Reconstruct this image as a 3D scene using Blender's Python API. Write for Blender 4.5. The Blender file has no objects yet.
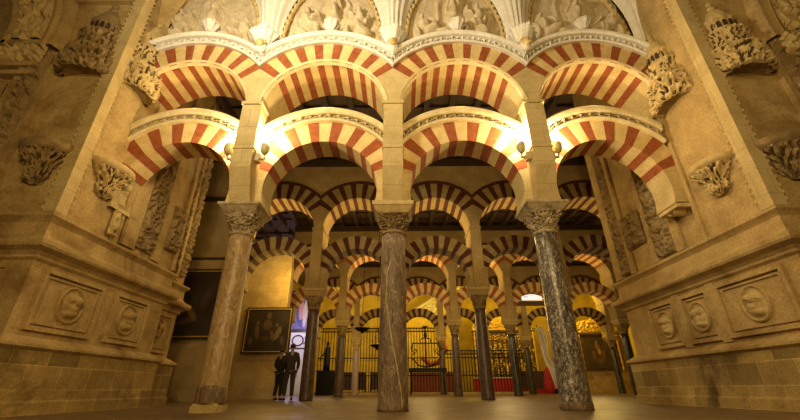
import bpy, bmesh, math, random
from math import sin, cos, pi, sqrt, acos, asin, atan2, radians as R_
from mathutils import Vector, Matrix, noise
random.seed(7)
SC = bpy.context.scene
COL = SC.collection

# ------------------------------------------------------------------ mesh builder
class MB:
    def __init__(s):
        s.v = []; s.f = []; s.m = []; s.sm = []
    def face(s, pts, m=0, smooth=False):
        b = len(s.v); s.v.extend([tuple(p) for p in pts])
        s.f.append(tuple(range(b, b+len(pts)))); s.m.append(m); s.sm.append(smooth)
    def box(s, x0, x1, y0, y1, z0, z1, m=0):
        b = len(s.v)
        s.v.extend([(x0,y0,z0),(x1,y0,z0),(x1,y1,z0),(x0,y1,z0),(x0,y0,z1),(x1,y0,z1),(x1,y1,z1),(x0,y1,z1)])
        for f in ((0,3,2,1),(4,5,6,7),(0,1,5,4),(1,2,6,5),(2,3,7,6),(3,0,4,7)):
            s.f.append(tuple(b+i for i in f)); s.m.append(m); s.sm.append(False)
    def frustum(s, cx, cy, z0, hx0, hy0, z1, hx1, hy1, m=0):
        b = len(s.v)
        s.v.extend([(cx-hx0,cy-hy0,z0),(cx+hx0,cy-hy0,z0),(cx+hx0,cy+hy0,z0),(cx-hx0,cy+hy0,z0),
                    (cx-hx1,cy-hy1,z1),(cx+hx1,cy-hy1,z1),(cx+hx1,cy+hy1,z1),(cx-hx1,cy+hy1,z1)])
        for f in ((0,3,2,1),(4,5,6,7),(0,1,5,4),(1,2,6,5),(2,3,7,6),(3,0,4,7)):
            s.f.append(tuple(b+i for i in f)); s.m.append(m); s.sm.append(False)
    def grid(s, nu, nv, fn, m=0, smooth=True, closeu=False, mf=None):
        b = len(s.v)
        for j in range(nv+1):
            for i in range(nu+(0 if closeu else 1)):
                s.v.append(tuple(fn(i/nu, j/nv)))
        w = nu if closeu else nu+1
        for j in range(nv):
            for i in range(nu):
                i2 = (i+1) % w
                s.f.append((b+j*w+i, b+j*w+i2, b+(j+1)*w+i2, b+(j+1)*w+i))
                s.m.append(mf(i/nu, j/nv) if mf else m); s.sm.append(smooth)
    def lathe(s, prof, n=24, c=(0,0,0), m=0, smooth=True, cap=True, disp=None):
        b = len(s.v); k = len(prof)
        for j, (r, z) in enumerate(prof):
            for i in range(n):
                a = 2*pi*i/n; rr = r
                if disp: rr = r + disp(a, z, r)
                s.v.append((c[0]+rr*cos(a), c[1]+rr*sin(a), c[2]+z))
        for j in range(k-1):
            for i in range(n):
                s.f.append((b+j*n+i, b+j*n+(i+1)%n, b+(j+1)*n+(i+1)%n, b+(j+1)*n+i)); s.m.append(m); s.sm.append(smooth)
        if cap:
            s.f.append(tuple(b+i for i in range(n-1,-1,-1))); s.m.append(m); s.sm.append(False)
            s.f.append(tuple(b+(k-1)*n+i for i in range(n))); s.m.append(m); s.sm.append(False)
    def tube(s, pts, r, n=8, m=0, cap=True):
        pts = [Vector(p) for p in pts]; b = len(s.v)
        rr = r if isinstance(r, (list, tuple)) else [r]*len(pts)
        for j, p in enumerate(pts):
            if j == 0: t = pts[1]-pts[0]
            elif j == len(pts)-1: t = pts[-1]-pts[-2]
            else: t = pts[j+1]-pts[j-1]
            t.normalize()
            ref = Vector((0,0,1)) if abs(t.z) < .9 else Vector((1,0,0))
            u = t.cross(ref).normalized(); w = t.cross(u)
            for i in range(n):
                a = 2*pi*i/n
                s.v.append(tuple(p + u*cos(a)*rr[j] + w*sin(a)*rr[j]))
        for j in range(len(pts)-1):
            for i in range(n):
                s.f.append((b+j*n+i, b+j*n+(i+1)%n, b+(j+1)*n+(i+1)%n, b+(j+1)*n+i)); s.m.append(m); s.sm.append(True)
        if cap:
            s.f.append(tuple(b+i for i in range(n-1,-1,-1))); s.m.append(m); s.sm.append(False)
            s.f.append(tuple(b+(len(pts)-1)*n+i for i in range(n))); s.m.append(m); s.sm.append(False)
    def blob(s, c, r, m=0, nu=12, nv=8, rot=None):
        if not isinstance(r, (list, tuple)): r = (r, r, r)
        def fn(u, v):
            a = 2*pi*u; t = pi*(v*.998+.001)
            p = Vector((r[0]*sin(t)*cos(a), r[1]*sin(t)*sin(a), -r[2]*cos(t)))
            if rot: p = rot @ p
            return (c[0]+p.x, c[1]+p.y, c[2]+p.z)
        s.grid(nu, nv, fn, m, True, True)
    def build(s, name, mats, parent=None, loc=None):
        me = bpy.data.meshes.new(name)
        me.from_pydata(s.v, [], s.f)
        if not isinstance(mats, (list, tuple)): mats = [mats]
        for x in mats: me.materials.append(x)
        me.polygons.foreach_set('material_index', s.m)
        me.polygons.foreach_set('use_smooth', s.sm)
        me.update()
        o = bpy.data.objects.new(name, me); COL.objects.link(o)
        if parent: o.parent = parent
        if loc: o.location = loc
        return o

def thing(name, label, cat, loc=(0,0,0), rotz=0, group=None):
    o = bpy.data.objects.new(name, None); COL.objects.link(o)
    o.empty_display_size = .1
    o.location = loc; o.rotation_euler = (0,0,rotz)
    o['label'] = label; o['category'] = cat
    if group: o['group'] = group
    return o
def tag(o, label, cat, group=None):
    o['label'] = label; o['category'] = cat
    if group: o['group'] = group
    return o
def struct(o, label=None):
    o['kind'] = 'structure'
    if label: o['label'] = label
    return o
def copy_tree(o, parent=None):
    c = o.copy(); COL.objects.link(c); c.parent = parent
    for ch in list(o.children): copy_tree(ch, c)
    return c

# ------------------------------------------------------------------ materials
def _n(nt, t, **kw):
    n = nt.nodes.new(t)
    for k, v in kw.items():
        if k in n.inputs.keys(): n.inputs[k].default_value = v
        else: setattr(n, k, v)
    return n
def ramp(nt, fac, stops, interp='LINEAR'):
    n = nt.nodes.new('ShaderNodeValToRGB'); n.color_ramp.interpolation = interp
    e = n.color_ramp.elements
    while len(e) < len(stops): e.new(.5)
    for i, (p, c) in enumerate(stops):
        e[i].position = p; e[i].color = (c[0], c[1], c[2], 1)
    nt.links.new(fac, n.inputs[0]); return n.outputs[0]
def mixc(nt, f, a, b, mode='MIX'):
    n = nt.nodes.new('ShaderNodeMix'); n.data_type = 'RGBA'; n.blend_type = mode
    for sock, val in ((n.inputs[0], f), (n.inputs[6], a), (n.inputs[7], b)):
        if isinstance(val, (int, float)): sock.default_value = val
        elif isinstance(val, tuple): sock.default_value = (val[0], val[1], val[2], 1)
        else: nt.links.new(val, sock)
    return n.outputs[2]
def stone(name, c1, c2, scale=3.0, rough=.85, bump=.3, fine=40, c3=None, joints=None, spec=.3, stretch=(1,1,1)):
    m = bpy.data.materials.new(name); m.use_nodes = True; nt = m.node_tree
    bs = nt.nodes['Principled BSDF']; bs.inputs['Roughness'].default_value = rough
    bs.inputs['Specular IOR Level'].default_value = spec
    geo = _n(nt, 'ShaderNodeNewGeometry')
    mp = _n(nt, 'ShaderNodeMapping'); mp.inputs['Scale'].default_value = stretch
    nt.links.new(geo.outputs['Position'], mp.inputs[0])
    n1 = _n(nt, 'ShaderNodeTexNoise', Scale=scale, Detail=6.0, Roughness=.6); nt.links.new(mp.outputs[0], n1.inputs['Vector'])
    n2 = _n(nt, 'ShaderNodeTexNoise', Scale=fine, Detail=4.0, Roughness=.7); nt.links.new(mp.outputs[0], n2.inputs['Vector'])
    col = ramp(nt, n1.outputs[0], [(.32, c1), (.68, c2)])
    spk = ramp(nt, n2.outputs[0], [(.3, (.72,.72,.72)), (.6, (1.08,1.08,1.08))])
    col = mixc(nt, 1.0, col, spk, 'MULTIPLY')
    if c3:
        n3 = _n(nt, 'ShaderNodeTexNoise', Scale=scale*.45, Detail=8.0, Roughness=.65, Distortion=.4); nt.links.new(mp.outputs[0], n3.inputs['Vector'])
        f3 = ramp(nt, n3.outputs[0], [(.52, (0,0,0)), (.66, (1,1,1))])
        col = mixc(nt, f3, col, c3)
    hgt = n2.outputs[0]
    if joints:
        bw, bh, jc, var = joints
        sp = _n(nt, 'ShaderNodeSeparateXYZ'); nt.links.new(geo.outputs['Position'], sp.inputs[0])
        ad = _n(nt, 'ShaderNodeMath', operation='ADD'); nt.links.new(sp.outputs[0], ad.inputs[0]); nt.links.new(sp.outputs[1], ad.inputs[1])
        cb = _n(nt, 'ShaderNodeCombineXYZ'); nt.links.new(ad.outputs[0], cb.inputs[0]); nt.links.new(sp.outputs[2], cb.inputs[1])
        br = _n(nt, 'ShaderNodeTexBrick', Scale=1.0); br.inputs['Brick Width'].default_value = bw; br.inputs['Row Height'].default_value = bh
        br.inputs['Mortar Size'].default_value = .008; br.inputs['Mortar Smooth'].default_value = .3
        br.inputs['Color1'].default_value = (1,1,1,1); br.inputs['Color2'].default_value = (var,var,var,1); br.inputs['Mortar'].default_value = (jc,jc,jc*.95,1)
        nt.links.new(cb.outputs[0], br.inputs['Vector'])
        col = mixc(nt, 1.0, col, br.outputs['Color'], 'MULTIPLY')
    bp = _n(nt, 'ShaderNodeBump', Strength=bump, Distance=.02)
    ad2 = _n(nt, 'ShaderNodeMath', operation='ADD'); nt.links.new(n1.outputs[0], ad2.inputs[0]); nt.links.new(hgt, ad2.inputs[1])
    nt.links.new(ad2.outputs[0], bp.inputs['Height'])
    nt.links.new(col, bs.inputs['Base Color']); nt.links.new(bp.outputs[0], bs.inputs['Normal'])
    return m
def plain(name, c, rough=.6, metal=0, emit=None, es=0):
    m = bpy.data.materials.new(name); m.use_nodes = True; nt = m.node_tree
    bs = nt.nodes['Principled BSDF']
    geo = _n(nt, 'ShaderNodeNewGeometry')
    n1 = _n(nt, 'ShaderNodeTexNoise', Scale=18.0, Detail=4.0); nt.links.new(geo.outputs['Position'], n1.inputs['Vector'])
    col = ramp(nt, n1.outputs[0], [(.3, tuple(x*.8 for x in c)), (.7, tuple(min(1, x*1.1) for x in c))])
    nt.links.new(col, bs.inputs['Base Color'])
    bs.inputs['Roughness'].default_value = rough; bs.inputs['Metallic'].default_value = metal
    if emit: bs.inputs['Emission Color'].default_value = (*emit, 1); bs.inputs['Emission Strength'].default_value = es
    return m
def painted(name, rough=.5):
    m = bpy.data.materials.new(name); m.use_nodes = True; nt = m.node_tree
    bs = nt.nodes['Principled BSDF']; bs.inputs['Roughness'].default_value = rough
    at = _n(nt, 'ShaderNodeAttribute', attribute_name='paint'); nt.links.new(at.outputs['Color'], bs.inputs['Base Color'])
    return m

M = {}
M['cream'] = stone('cream_voussoir_stone', (.58,.42,.16), (.74,.57,.27), 4, .8, .25)
M['red'] = stone('red_brick_voussoir', (.25,.062,.018), (.38,.115,.034), 9, .85, .4, 60)
M['cream2'] = stone('aged_voussoir_stone', (.25,.185,.07), (.38,.285,.115), 4, .85, .3)  # darker copy of the cream stone, the shade of dim rows in its colour
M['red2'] = stone('dark_red_voussoir', (.05,.014,.008), (.10,.028,.013), 8, .85, .3, 60)  # darker copy of the red brick, shade put into its colour
M['stone'] = stone('warm_limestone', (.44,.32,.13), (.58,.44,.20), 2.5, .85, .3, 35, (.40,.28,.12), (1.3,.34,.72,.93))
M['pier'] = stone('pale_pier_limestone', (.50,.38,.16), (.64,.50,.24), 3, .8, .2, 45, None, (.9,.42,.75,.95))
M['wall'] = stone('old_golden_limestone', (.40,.275,.105), (.58,.42,.18), 2.2, .85, .7, 26, (.27,.165,.055))
M['plinth'] = stone('worn_block_limestone', (.34,.225,.07), (.56,.40,.145), 1.7, .85, .6, 25, (.15,.095,.03), (.62,.33,1.3,.5))
M['carved3'] = stone('weathered_capital_stone', (.34,.26,.14), (.56,.46,.29), 9, .8, .4, 45, (.22,.16,.08))
M['ground'] = stone('dark_gilded_ground', (.07,.04,.014), (.14,.085,.03), 9, .7, .3, 45)  # dark colour laid in carved recesses to paint their shade
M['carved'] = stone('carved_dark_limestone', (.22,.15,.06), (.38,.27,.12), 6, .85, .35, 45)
M['carved2'] = stone('carved_pale_limestone', (.48,.35,.14), (.66,.51,.24), 6, .8, .3, 45)
M['white'] = stone('white_painted_stucco', (.70,.66,.56), (.82,.78,.68), 4, .75, .15, 40)
M['relief'] = stone('stucco_relief', (.48,.39,.24), (.66,.56,.37), 5, .8, .2, 40)
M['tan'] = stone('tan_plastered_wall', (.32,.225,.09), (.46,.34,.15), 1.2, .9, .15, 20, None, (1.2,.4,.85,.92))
M['yellow'] = stone('ochre_chapel_wall', (.55,.38,.05), (.74,.55,.10), 1.5, .85, .2, 20)
M['wood'] = stone('dark_stained_wood', (.035,.02,.013), (.075,.042,.026), 3, .55, .3, 50, None, None, .4, (6,.6,6))
M['wood2'] = stone('brown_plank_wood', (.07,.04,.024), (.13,.078,.045), 3, .6, .3, 50, None, None, .4, (6,.6,6))
M['iron'] = plain('black_wrought_iron', (.012,.011,.010), .45, .7)
M['brass'] = plain('gilded_metal', (.75,.50,.13), .35, .9)
M['gold'] = plain('gilt_wood', (.72,.48,.08), .4, .15)
M['frame'] = plain('black_gilt_frame_wood', (.05,.033,.015), .4)
M['lampshell'] = plain('lamp_housing_paint', (.50,.42,.22), .5)
M['redcloth'] = plain('red_altar_cloth', (.42,.02,.03), .8)
M['whitecloth'] = plain('white_cloth', (.8,.8,.82), .8)
M['moldcream'] = stone('cream_molding_stone', (.58,.46,.22), (.74,.62,.36), 4, .8, .2)
M['paint'] = painted('oil_painting')
M['dark'] = plain('dark_cloth', (.02,.017,.015), .9)
M['skin'] = plain('skin', (.45,.27,.18), .6)
M['hair'] = plain('hair', (.03,.02,.012), .7)
M['grey'] = plain('grey_cloth', (.05,.042,.034), .9)
M['paleblue'] = plain('violet_lit_plaster', (.55,.5,.7), .8)

def marble(name, base, dark, vein, vs, vw, rough=.35, dist=1.5, speck=None, stretch=(1,1,.5)):
    m = bpy.data.materials.new(name); m.use_nodes = True; nt = m.node_tree
    bs = nt.nodes['Principled BSDF']; bs.inputs['Roughness'].default_value = rough
    geo = _n(nt, 'ShaderNodeNewGeometry'); mp = _n(nt, 'ShaderNodeMapping'); mp.inputs['Scale'].default_value = stretch
    nt.links.new(geo.outputs['Position'], mp.inputs[0])
    n1 = _n(nt, 'ShaderNodeTexNoise', Scale=7.0, Detail=9.0, Roughness=.7, Distortion=1.0); nt.links.new(mp.outputs[0], n1.inputs['Vector'])
    col = ramp(nt, n1.outputs[0], [(.35, dark), (.62, base)])
    n2 = _n(nt, 'ShaderNodeTexNoise', Scale=vs, Detail=5.0, Roughness=.6, Distortion=dist); nt.links.new(mp.outputs[0], n2.inputs['Vector'])
    f = ramp(nt, n2.outputs[0], [(.5-vw, (0,0,0)), (.5, (1,1,1)), (.5+vw, (0,0,0))])
    col = mixc(nt, f, col, vein)
    if speck:
        v = _n(nt, 'ShaderNodeTexNoise', Scale=speck[0], Detail=6.0, Roughness=.8); nt.links.new(mp.outputs[0], v.inputs['Vector'])
        f2 = ramp(nt, v.outputs[0], [(speck[1], (0,0,0)), (speck[1]+.06, (1,1,1))])
        col = mixc(nt, f2, col, speck[2])
    bp = _n(nt, 'ShaderNodeBump', Strength=.25, Distance=.02); nt.links.new(n1.outputs[0], bp.inputs['Height'])
    nt.links.new(col, bs.inputs['Base Color']); nt.links.new(bp.outputs[0], bs.inputs['Normal'])
    return m
M['col_tan'] = marble('golden_tan_marble', (.48,.33,.15), (.27,.17,.07), (.60,.45,.24), 3, .03, .4, 2.0, (30,.6,(.2,.13,.07)), (1.5,1.5,.5))
M['col_brown'] = marble('brown_veined_marble', (.26,.18,.10), (.085,.055,.03), (.46,.35,.21), 1.8, .014, .6, 2.5, (9,.6,(.07,.045,.025)), (1.6,1.6,.6))
M['col_breccia'] = marble('dark_breccia_marble', (.11,.085,.055), (.028,.022,.016), (.52,.46,.34), 9, .03, .3, 2.0, (15,.54,(.60,.54,.44)), (1.2,1.2,.55))
M['col_dark'] = marble('dark_reddish_marble', (.13,.085,.06), (.05,.033,.025), (.2,.14,.1), 4, .02, .35)
M['col_green'] = marble('black_green_marble', (.05,.05,.04), (.018,.018,.015), (.12,.12,.09), 4, .02, .25)
M['col_rose'] = marble('pale_rose_marble', (.42,.33,.27), (.30,.22,.17), (.5,.42,.36), 4, .02, .35)

def floor_mat():
    m = bpy.data.materials.new('polished_stone_floor'); m.use_nodes = True; nt = m.node_tree
    bs = nt.nodes['Principled BSDF']
    geo = _n(nt, 'ShaderNodeNewGeometry')
    n1 = _n(nt, 'ShaderNodeTexNoise', Scale=1.2, Detail=8.0, Roughness=.65); nt.links.new(geo.outputs['Position'], n1.inputs['Vector'])
    col = ramp(nt, n1.outputs[0], [(.3, (.135,.083,.034)), (.7, (.22,.145,.065))])
    br = _n(nt, 'ShaderNodeTexBrick', Scale=1.0, offset=0.0); br.inputs['Brick Width'].default_value = .9; br.inputs['Row Height'].default_value = .9
    br.inputs['Mortar Size'].default_value = .008
    br.inputs['Color1'].default_value = (1,1,1,1); br.inputs['Color2'].default_value = (.84,.84,.84,1); br.inputs['Mortar'].default_value = (.75,.75,.75,1)
    nt.links.new(geo.outputs['Position'], br.inputs['Vector'])
    col = mixc(nt, 1.0, col, br.outputs['Color'], 'MULTIPLY')
    n2 = _n(nt, 'ShaderNodeTexNoise', Scale=3.0, Detail=5.0); nt.links.new(geo.outputs['Position'], n2.inputs['Vector'])
    rr = ramp(nt, n2.outputs[0], [(.3, (.38,.38,.38)), (.7, (.55,.55,.55))])
    nt.links.new(rr, bs.inputs['Roughness'])
    n3 = _n(nt, 'ShaderNodeTexNoise', Scale=9.0, Detail=3.0); nt.links.new(geo.outputs['Position'], n3.inputs['Vector'])
    bp = _n(nt, 'ShaderNodeBump', Strength=.08, Distance=.02); nt.links.new(n3.outputs[0], bp.inputs['Height'])
    nt.links.new(col, bs.inputs['Base Color']); nt.links.new(bp.outputs[0], bs.inputs['Normal'])
    return m
M['floor'] = floor_mat()

# ------------------------------------------------------------------ relief height functions
def foliage(u, v, s=7.0, seed=0.0, sym=True):
    """carved leaf scroll height in 0..1; mirrored about u = 0"""
    x = abs(u) if sym else u
    p = Vector((x*s+seed, v*s, seed*3.1))
    w = noise.noise_vector(p*.6)*.7
    a = noise.noise(p+w)
    b = noise.noise((p+w)*2.3)
    ridge = 1-min(1, abs(a)*3.2)
    leaf = max(0, b)*1.6
    h = max(ridge*.9, leaf)
    t = max(0, min(1, (h-.28)/.32)); t = t*t*(3-2*t)
    return min(1, t*(.75+.35*h))
def blobs(lst):
    def f(x, z):
        h = 0
        for (cx, cz, rx, rz, am, rot) in lst:
            dx = x-cx; dz = z-cz; c = cos(rot); s_ = sin(rot)
            a = (dx*c+dz*s_)/rx; b = (-dx*s_+dz*c)/rz
            d = a*a+b*b
            if d < 1: h = max(h, am*sqrt(1-d))
        return h
    return f
def relief(mb, o, u, v, n, w, h, fn, amp, res=.02, m=0, edge=.0):
    """height field panel: o corner, u along width, v along height, n outward; sits slightly sunk in its wall"""
    o, u, v, n = Vector(o), Vector(u), Vector(v), Vector(n)
    nu = max(2, int(w/res)); nv = max(2, int(h/res))
    def g(a, b):
        hh = fn(a*w-w/2, b*h)*amp
        if a in (0, 1) or b in (0, 1): hh = -.01
        return o+u*(a*w)+v*(b*h)+n*hh
    mb.grid(nu, nv, g, m, True)

# ------------------------------------------------------------------ layout (metres)
S = 2.88
ROW = [6.66, 13.3, 20.1, 27.0]
HW = S/2
XL, YL = -5.45, 5.5     # corner of the left pier
XR, YR = 5.70, 5.05     # corner of the right pier
CEIL = 8.6

# ---- floor
mb = MB(); mb.box(-12, 20, -6, 37, -.2, 0)
struct(mb.build('floor', M['floor']), 'polished warm brown stone floor')

# ------------------------------------------------------------------ arches
def arc_hw(rho, a, hw):
    c = abs(cos(a))
    return min(rho, hw/c) if c > 1e-6 else rho
def arch_mesh(zc, r, R, y0, y1, a0, nun, alow, zlow, m_c=0, m_r=1, m_s=2, hw=HW, seed=1):
    """horseshoe arch centred at x = 0: striped voussoirs from a0 to 180 - a0, plain springers below"""
    rnd = random.Random(seed); mb = MB()
    A0 = radians_(a0); span = pi-2*A0
    wr = .88; wsum = (nun//2+1)*wr+(nun//2); cuts = [A0]
    for i in range(nun): cuts.append(cuts[-1]+span*(wr if i % 2 == 0 else 1)/wsum)
    cuts = [c+(rnd.uniform(-.007, .007) if 0 < i < nun else 0) for i, c in enumerate(cuts)]
    def seg(a, b, mat, steps, dy=0, horiz=False):
        for k in range(steps):
            t0 = a+(b-a)*k/steps; t1 = a+(b-a)*(k+1)/steps
            pts = []
            for t in (t0, t1):
                if (t < 0 or t > pi):
                    ii = (r*cos(t), zc+r*sin(t)); oo = (math.copysign(hw, cos(t)), zc+r*sin(t))
                else:
                    ro = arc_hw(R, t, hw)
                    ii = (r*cos(t), zc+r*sin(t)); oo = (ro*cos(t), zc+ro*sin(t))
                pts.append((ii, oo))
            (i0, o0), (i1, o1) = pts
            F = lambda p, y: (p[0], y, p[1])
            mb.face([F(i0,y0+dy), F(o0,y0+dy), F(o1,y0+dy), F(i1,y0+dy)], mat)
            mb.face([F(i1,y1), F(o1,y1), F(o0,y1), F(i0,y1)], mat)
            mb.face([F(i0,y0+dy), F(i1,y0+dy), F(i1,y1), F(i0,y1)], mat)
            mb.face([F(o1,y0+dy), F(o0,y0+dy), F(o0,y1), F(o1,y1)], mat)
        # side faces
        for t in (a, b):
            if t < 0 or t > pi: continue
            ro = arc_hw(R, t, hw)
            F = lambda q, y: (q*cos(t), y, zc+q*sin(t))
            mb.face([F(r,y0+dy), F(ro,y0+dy), F(ro,y1), F(r,y1)], mat)
    for i in range(nun):
        seg(cuts[i], cuts[i+1], m_r if i % 2 == 0 else m_c, 3, rnd.uniform(-.004, .004))
    seg(alow, A0, m_s, 8); seg(pi-A0, pi-alow, m_s, 8)
    return mb
radians_ = R_
def sweep_mold(prof, zc, hw=HW, n=120, carve=None, m=0, rows=1, recess_shade=None):
    """moulding swept along the extrados; prof = [(rho, y, carved?)]"""
    mb = MB(); k = len(prof)-1
    def fn(u, v):
        f = v*k; j = min(int(f), k-1); t = f-j
        rho = prof[j][0]*(1-t)+prof[j+1][0]*t; y = prof[j][1]*(1-t)+prof[j+1][1]*t
        al = acos(min(1, hw/rho)); a = al+(pi-2*al)*u
        if carve and prof[j][2] and prof[j+1][2]:
            y -= carve(a*rho, (rho-prof[0][0]))
        return (rho*cos(a), y, zc+rho*sin(a))
    def mf(u, v):
        f = (v+.5/(k*rows))*k; j = min(int(f), k-1); t = f-j
        if not (prof[j][2] and prof[j+1][2]): return 0
        rho = prof[j][0]*(1-t)+prof[j+1][0]*t; al = acos(min(1, hw/rho)); a = al+(pi-2*al)*(u+.5/n)
        return 0 if carve(a*rho, rho-prof[0][0]) > recess_shade else 1  # low parts of the carving get the painted shade
    mb.grid(n, k*rows, fn, m, True, False, mf if recess_shade else None)
    return mb

def place_name(i):   # bay index from the centre: -1.5 -.5 .5 1.5 ...
    d = 'left' if i < 0 else 'right'
    return ['first', 'second', 'third', 'fourth', 'fifth', 'sixth'][int(abs(i)-.5)]+' bay '+d+' of the central column'
rown = ['nearest row', 'second row', 'third row', 'fourth row']
COLOURN = ['red and cream', 'dark', 'red and cream', 'dim']

# nearest row -----------------------------------------------------------------
U = dict(zc=5.5, r=1.30, R=1.81, a0=37, n=15)
L = dict(zc=3.85, r=1.12, R=1.61, a0=20, n=15)
def scrollcarve(ln, d):
    # running leaf scroll with its deep parts coloured as shade
    w = (d-.115)/.05; s1 = sin(ln*26)
    a = 1-min(1, abs(w-.75*s1)*1.7); b_ = 1-min(1, abs(w+.9*s1)*2.2)
    return .085*max(0, a, b_*.8)+.018*noise.noise(Vector((ln*40, d*60, 1)))
profU = [(1.81,6.05,0),(1.81,5.965,0),(1.83,5.945,0),(1.855,5.95,0),(1.865,6.035,1),(1.895,6.04,1),(1.925,6.04,1),(1.955,6.04,1),(1.985,6.03,1),(1.995,5.93,0),(2.01,5.90,0),(2.07,5.88,0),(2.09,5.90,0),(2.095,6.1,0),(2.095,6.5,0)]
profL = [(1.61,6.46,0),(1.61,6.37,0),(1.635,6.35,0),(1.66,6.355,0),(1.67,6.43,1),(1.70,6.435,1),(1.73,6.435,1),(1.765,6.435,1),(1.785,6.43,1),(1.795,6.36,0),(1.81,6.34,0),(1.90,6.32,0),(1.925,6.34,0),(1.93,6.5,0),(1.93,7.0,0)]
for i, b in enumerate((-1.5, -.5, .5, 1.5)):
    xc = b*S
    t = thing('horseshoe_arch', 'upper red and cream striped arch, nearest row, %s' % place_name(b), 'arch', (xc, 0, 0), 0, 'upper arches of the nearest row')
    arch_mesh(U['zc'], U['r'], U['R'], 6.04, 7.1, U['a0'], U['n'], R_(4.6), 0, seed=i+3).build('voussoirs', [M['cream'], M['red'], M['pier']], t)
    mb = MB()
    mb.grid(90, 4, lambda u, v: ((1.28+.06*v)*cos(.12+(pi-.24)*u), 6.13-.11*min(1, v*2)-.008*(v > .9), 5.5+(1.28+.06*v)*sin(.12+(pi-.24)*u)), 0, True)
    mb.build('edge_bead', M['moldcream'], t)  # cream strip added in place of light glaring on the arch edge
    sweep_mold(profU, U['zc'], HW, 420, scrollcarve, rows=4, recess_shade=.034).build('carved_molding', [M['white'], M['ground']], t)
    t = thing('horseshoe_arch', 'lower red and cream striped arch, nearest row, %s' % place_name(b), 'arch', (xc, 0, 0), 0, 'lower arches of the nearest row')
    arch_mesh(L['zc'], L['r'], L['R'], 6.45, 7.03, L['a0'], L['n'], -asin(.35/1.12), 0, seed=i+13).build('voussoirs', [M['cream'], M['red'], M['pier']], t)
    def sc2(ln, d):
        w = (d-.115)/.05; s1 = sin(ln*31); a = 1-min(1, abs(w-.6*s1)*2); c_ = 1-min(1, abs(abs(cos(ln*31))-.5)*4)
        return .07*max(0, a, c_*.7)+.015*noise.noise(Vector((ln*40, d*60, b)))
    sweep_mold(profL, L['zc'], HW-.18, 420, sc2, rows=4, recess_shade=.03).build('carved_molding', [M['moldcream'], M['ground']], t)

def pier_parts(t, z0, z1, yf, yb, hw, yfoot, mat, corbel=True):
    """a square pilaster between the arches: shaft with a sloping foot, ledge at the top"""
    mb = MB()
    if corbel:
        mb.box(-hw, hw, yf, yb, z0+.62, z1)
        x0, x1 = -hw, hw; a, b = z0, z0+.62
        mb.face([(x0,yfoot,a),(x1,yfoot,a),(x1,yf,b),(x0,yf,b)])
        mb.face([(x0,yfoot,a),(x0,yf,b),(x0,yb,b),(x0,yb,a)])
        mb.face([(x1,yfoot,a),(x1,yb,a),(x1,yb,b),(x1,yf,b)])
        mb.face([(x0,yfoot,a),(x0,yb,a),(x1,yb,a),(x1,yfoot,a)])
    else:
        mb.box(-hw, hw, yf, yb, z0, z1)
    mb.build('shaft', mat, t)
    mb = MB(); mb.box(-hw-.025, hw+.025, yf-.03, yb, z1, z1+.07); mb.build('impost_ledge', mat, t)
    mb = MB(); mb.box(-hw-.012, hw+.012, yf-.015, yb, z0+1.02, z0+1.045); mb.build('string_course', mat, t)
for k in (-1, 0, 1):
    nm = {-1: 'left of the centre', 0: 'in the centre', 1: 'right of the centre'}[k]
    t = thing('pier', 'pale limestone pier above the capital of the nearest row column %s' % nm, 'pier', (k*S, 0, 3.5), 0, 'piers of the nearest row')
    pier_parts(t, 0, 2.1, 6.04, 7.1, .195, 6.30, M['pier'])

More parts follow.
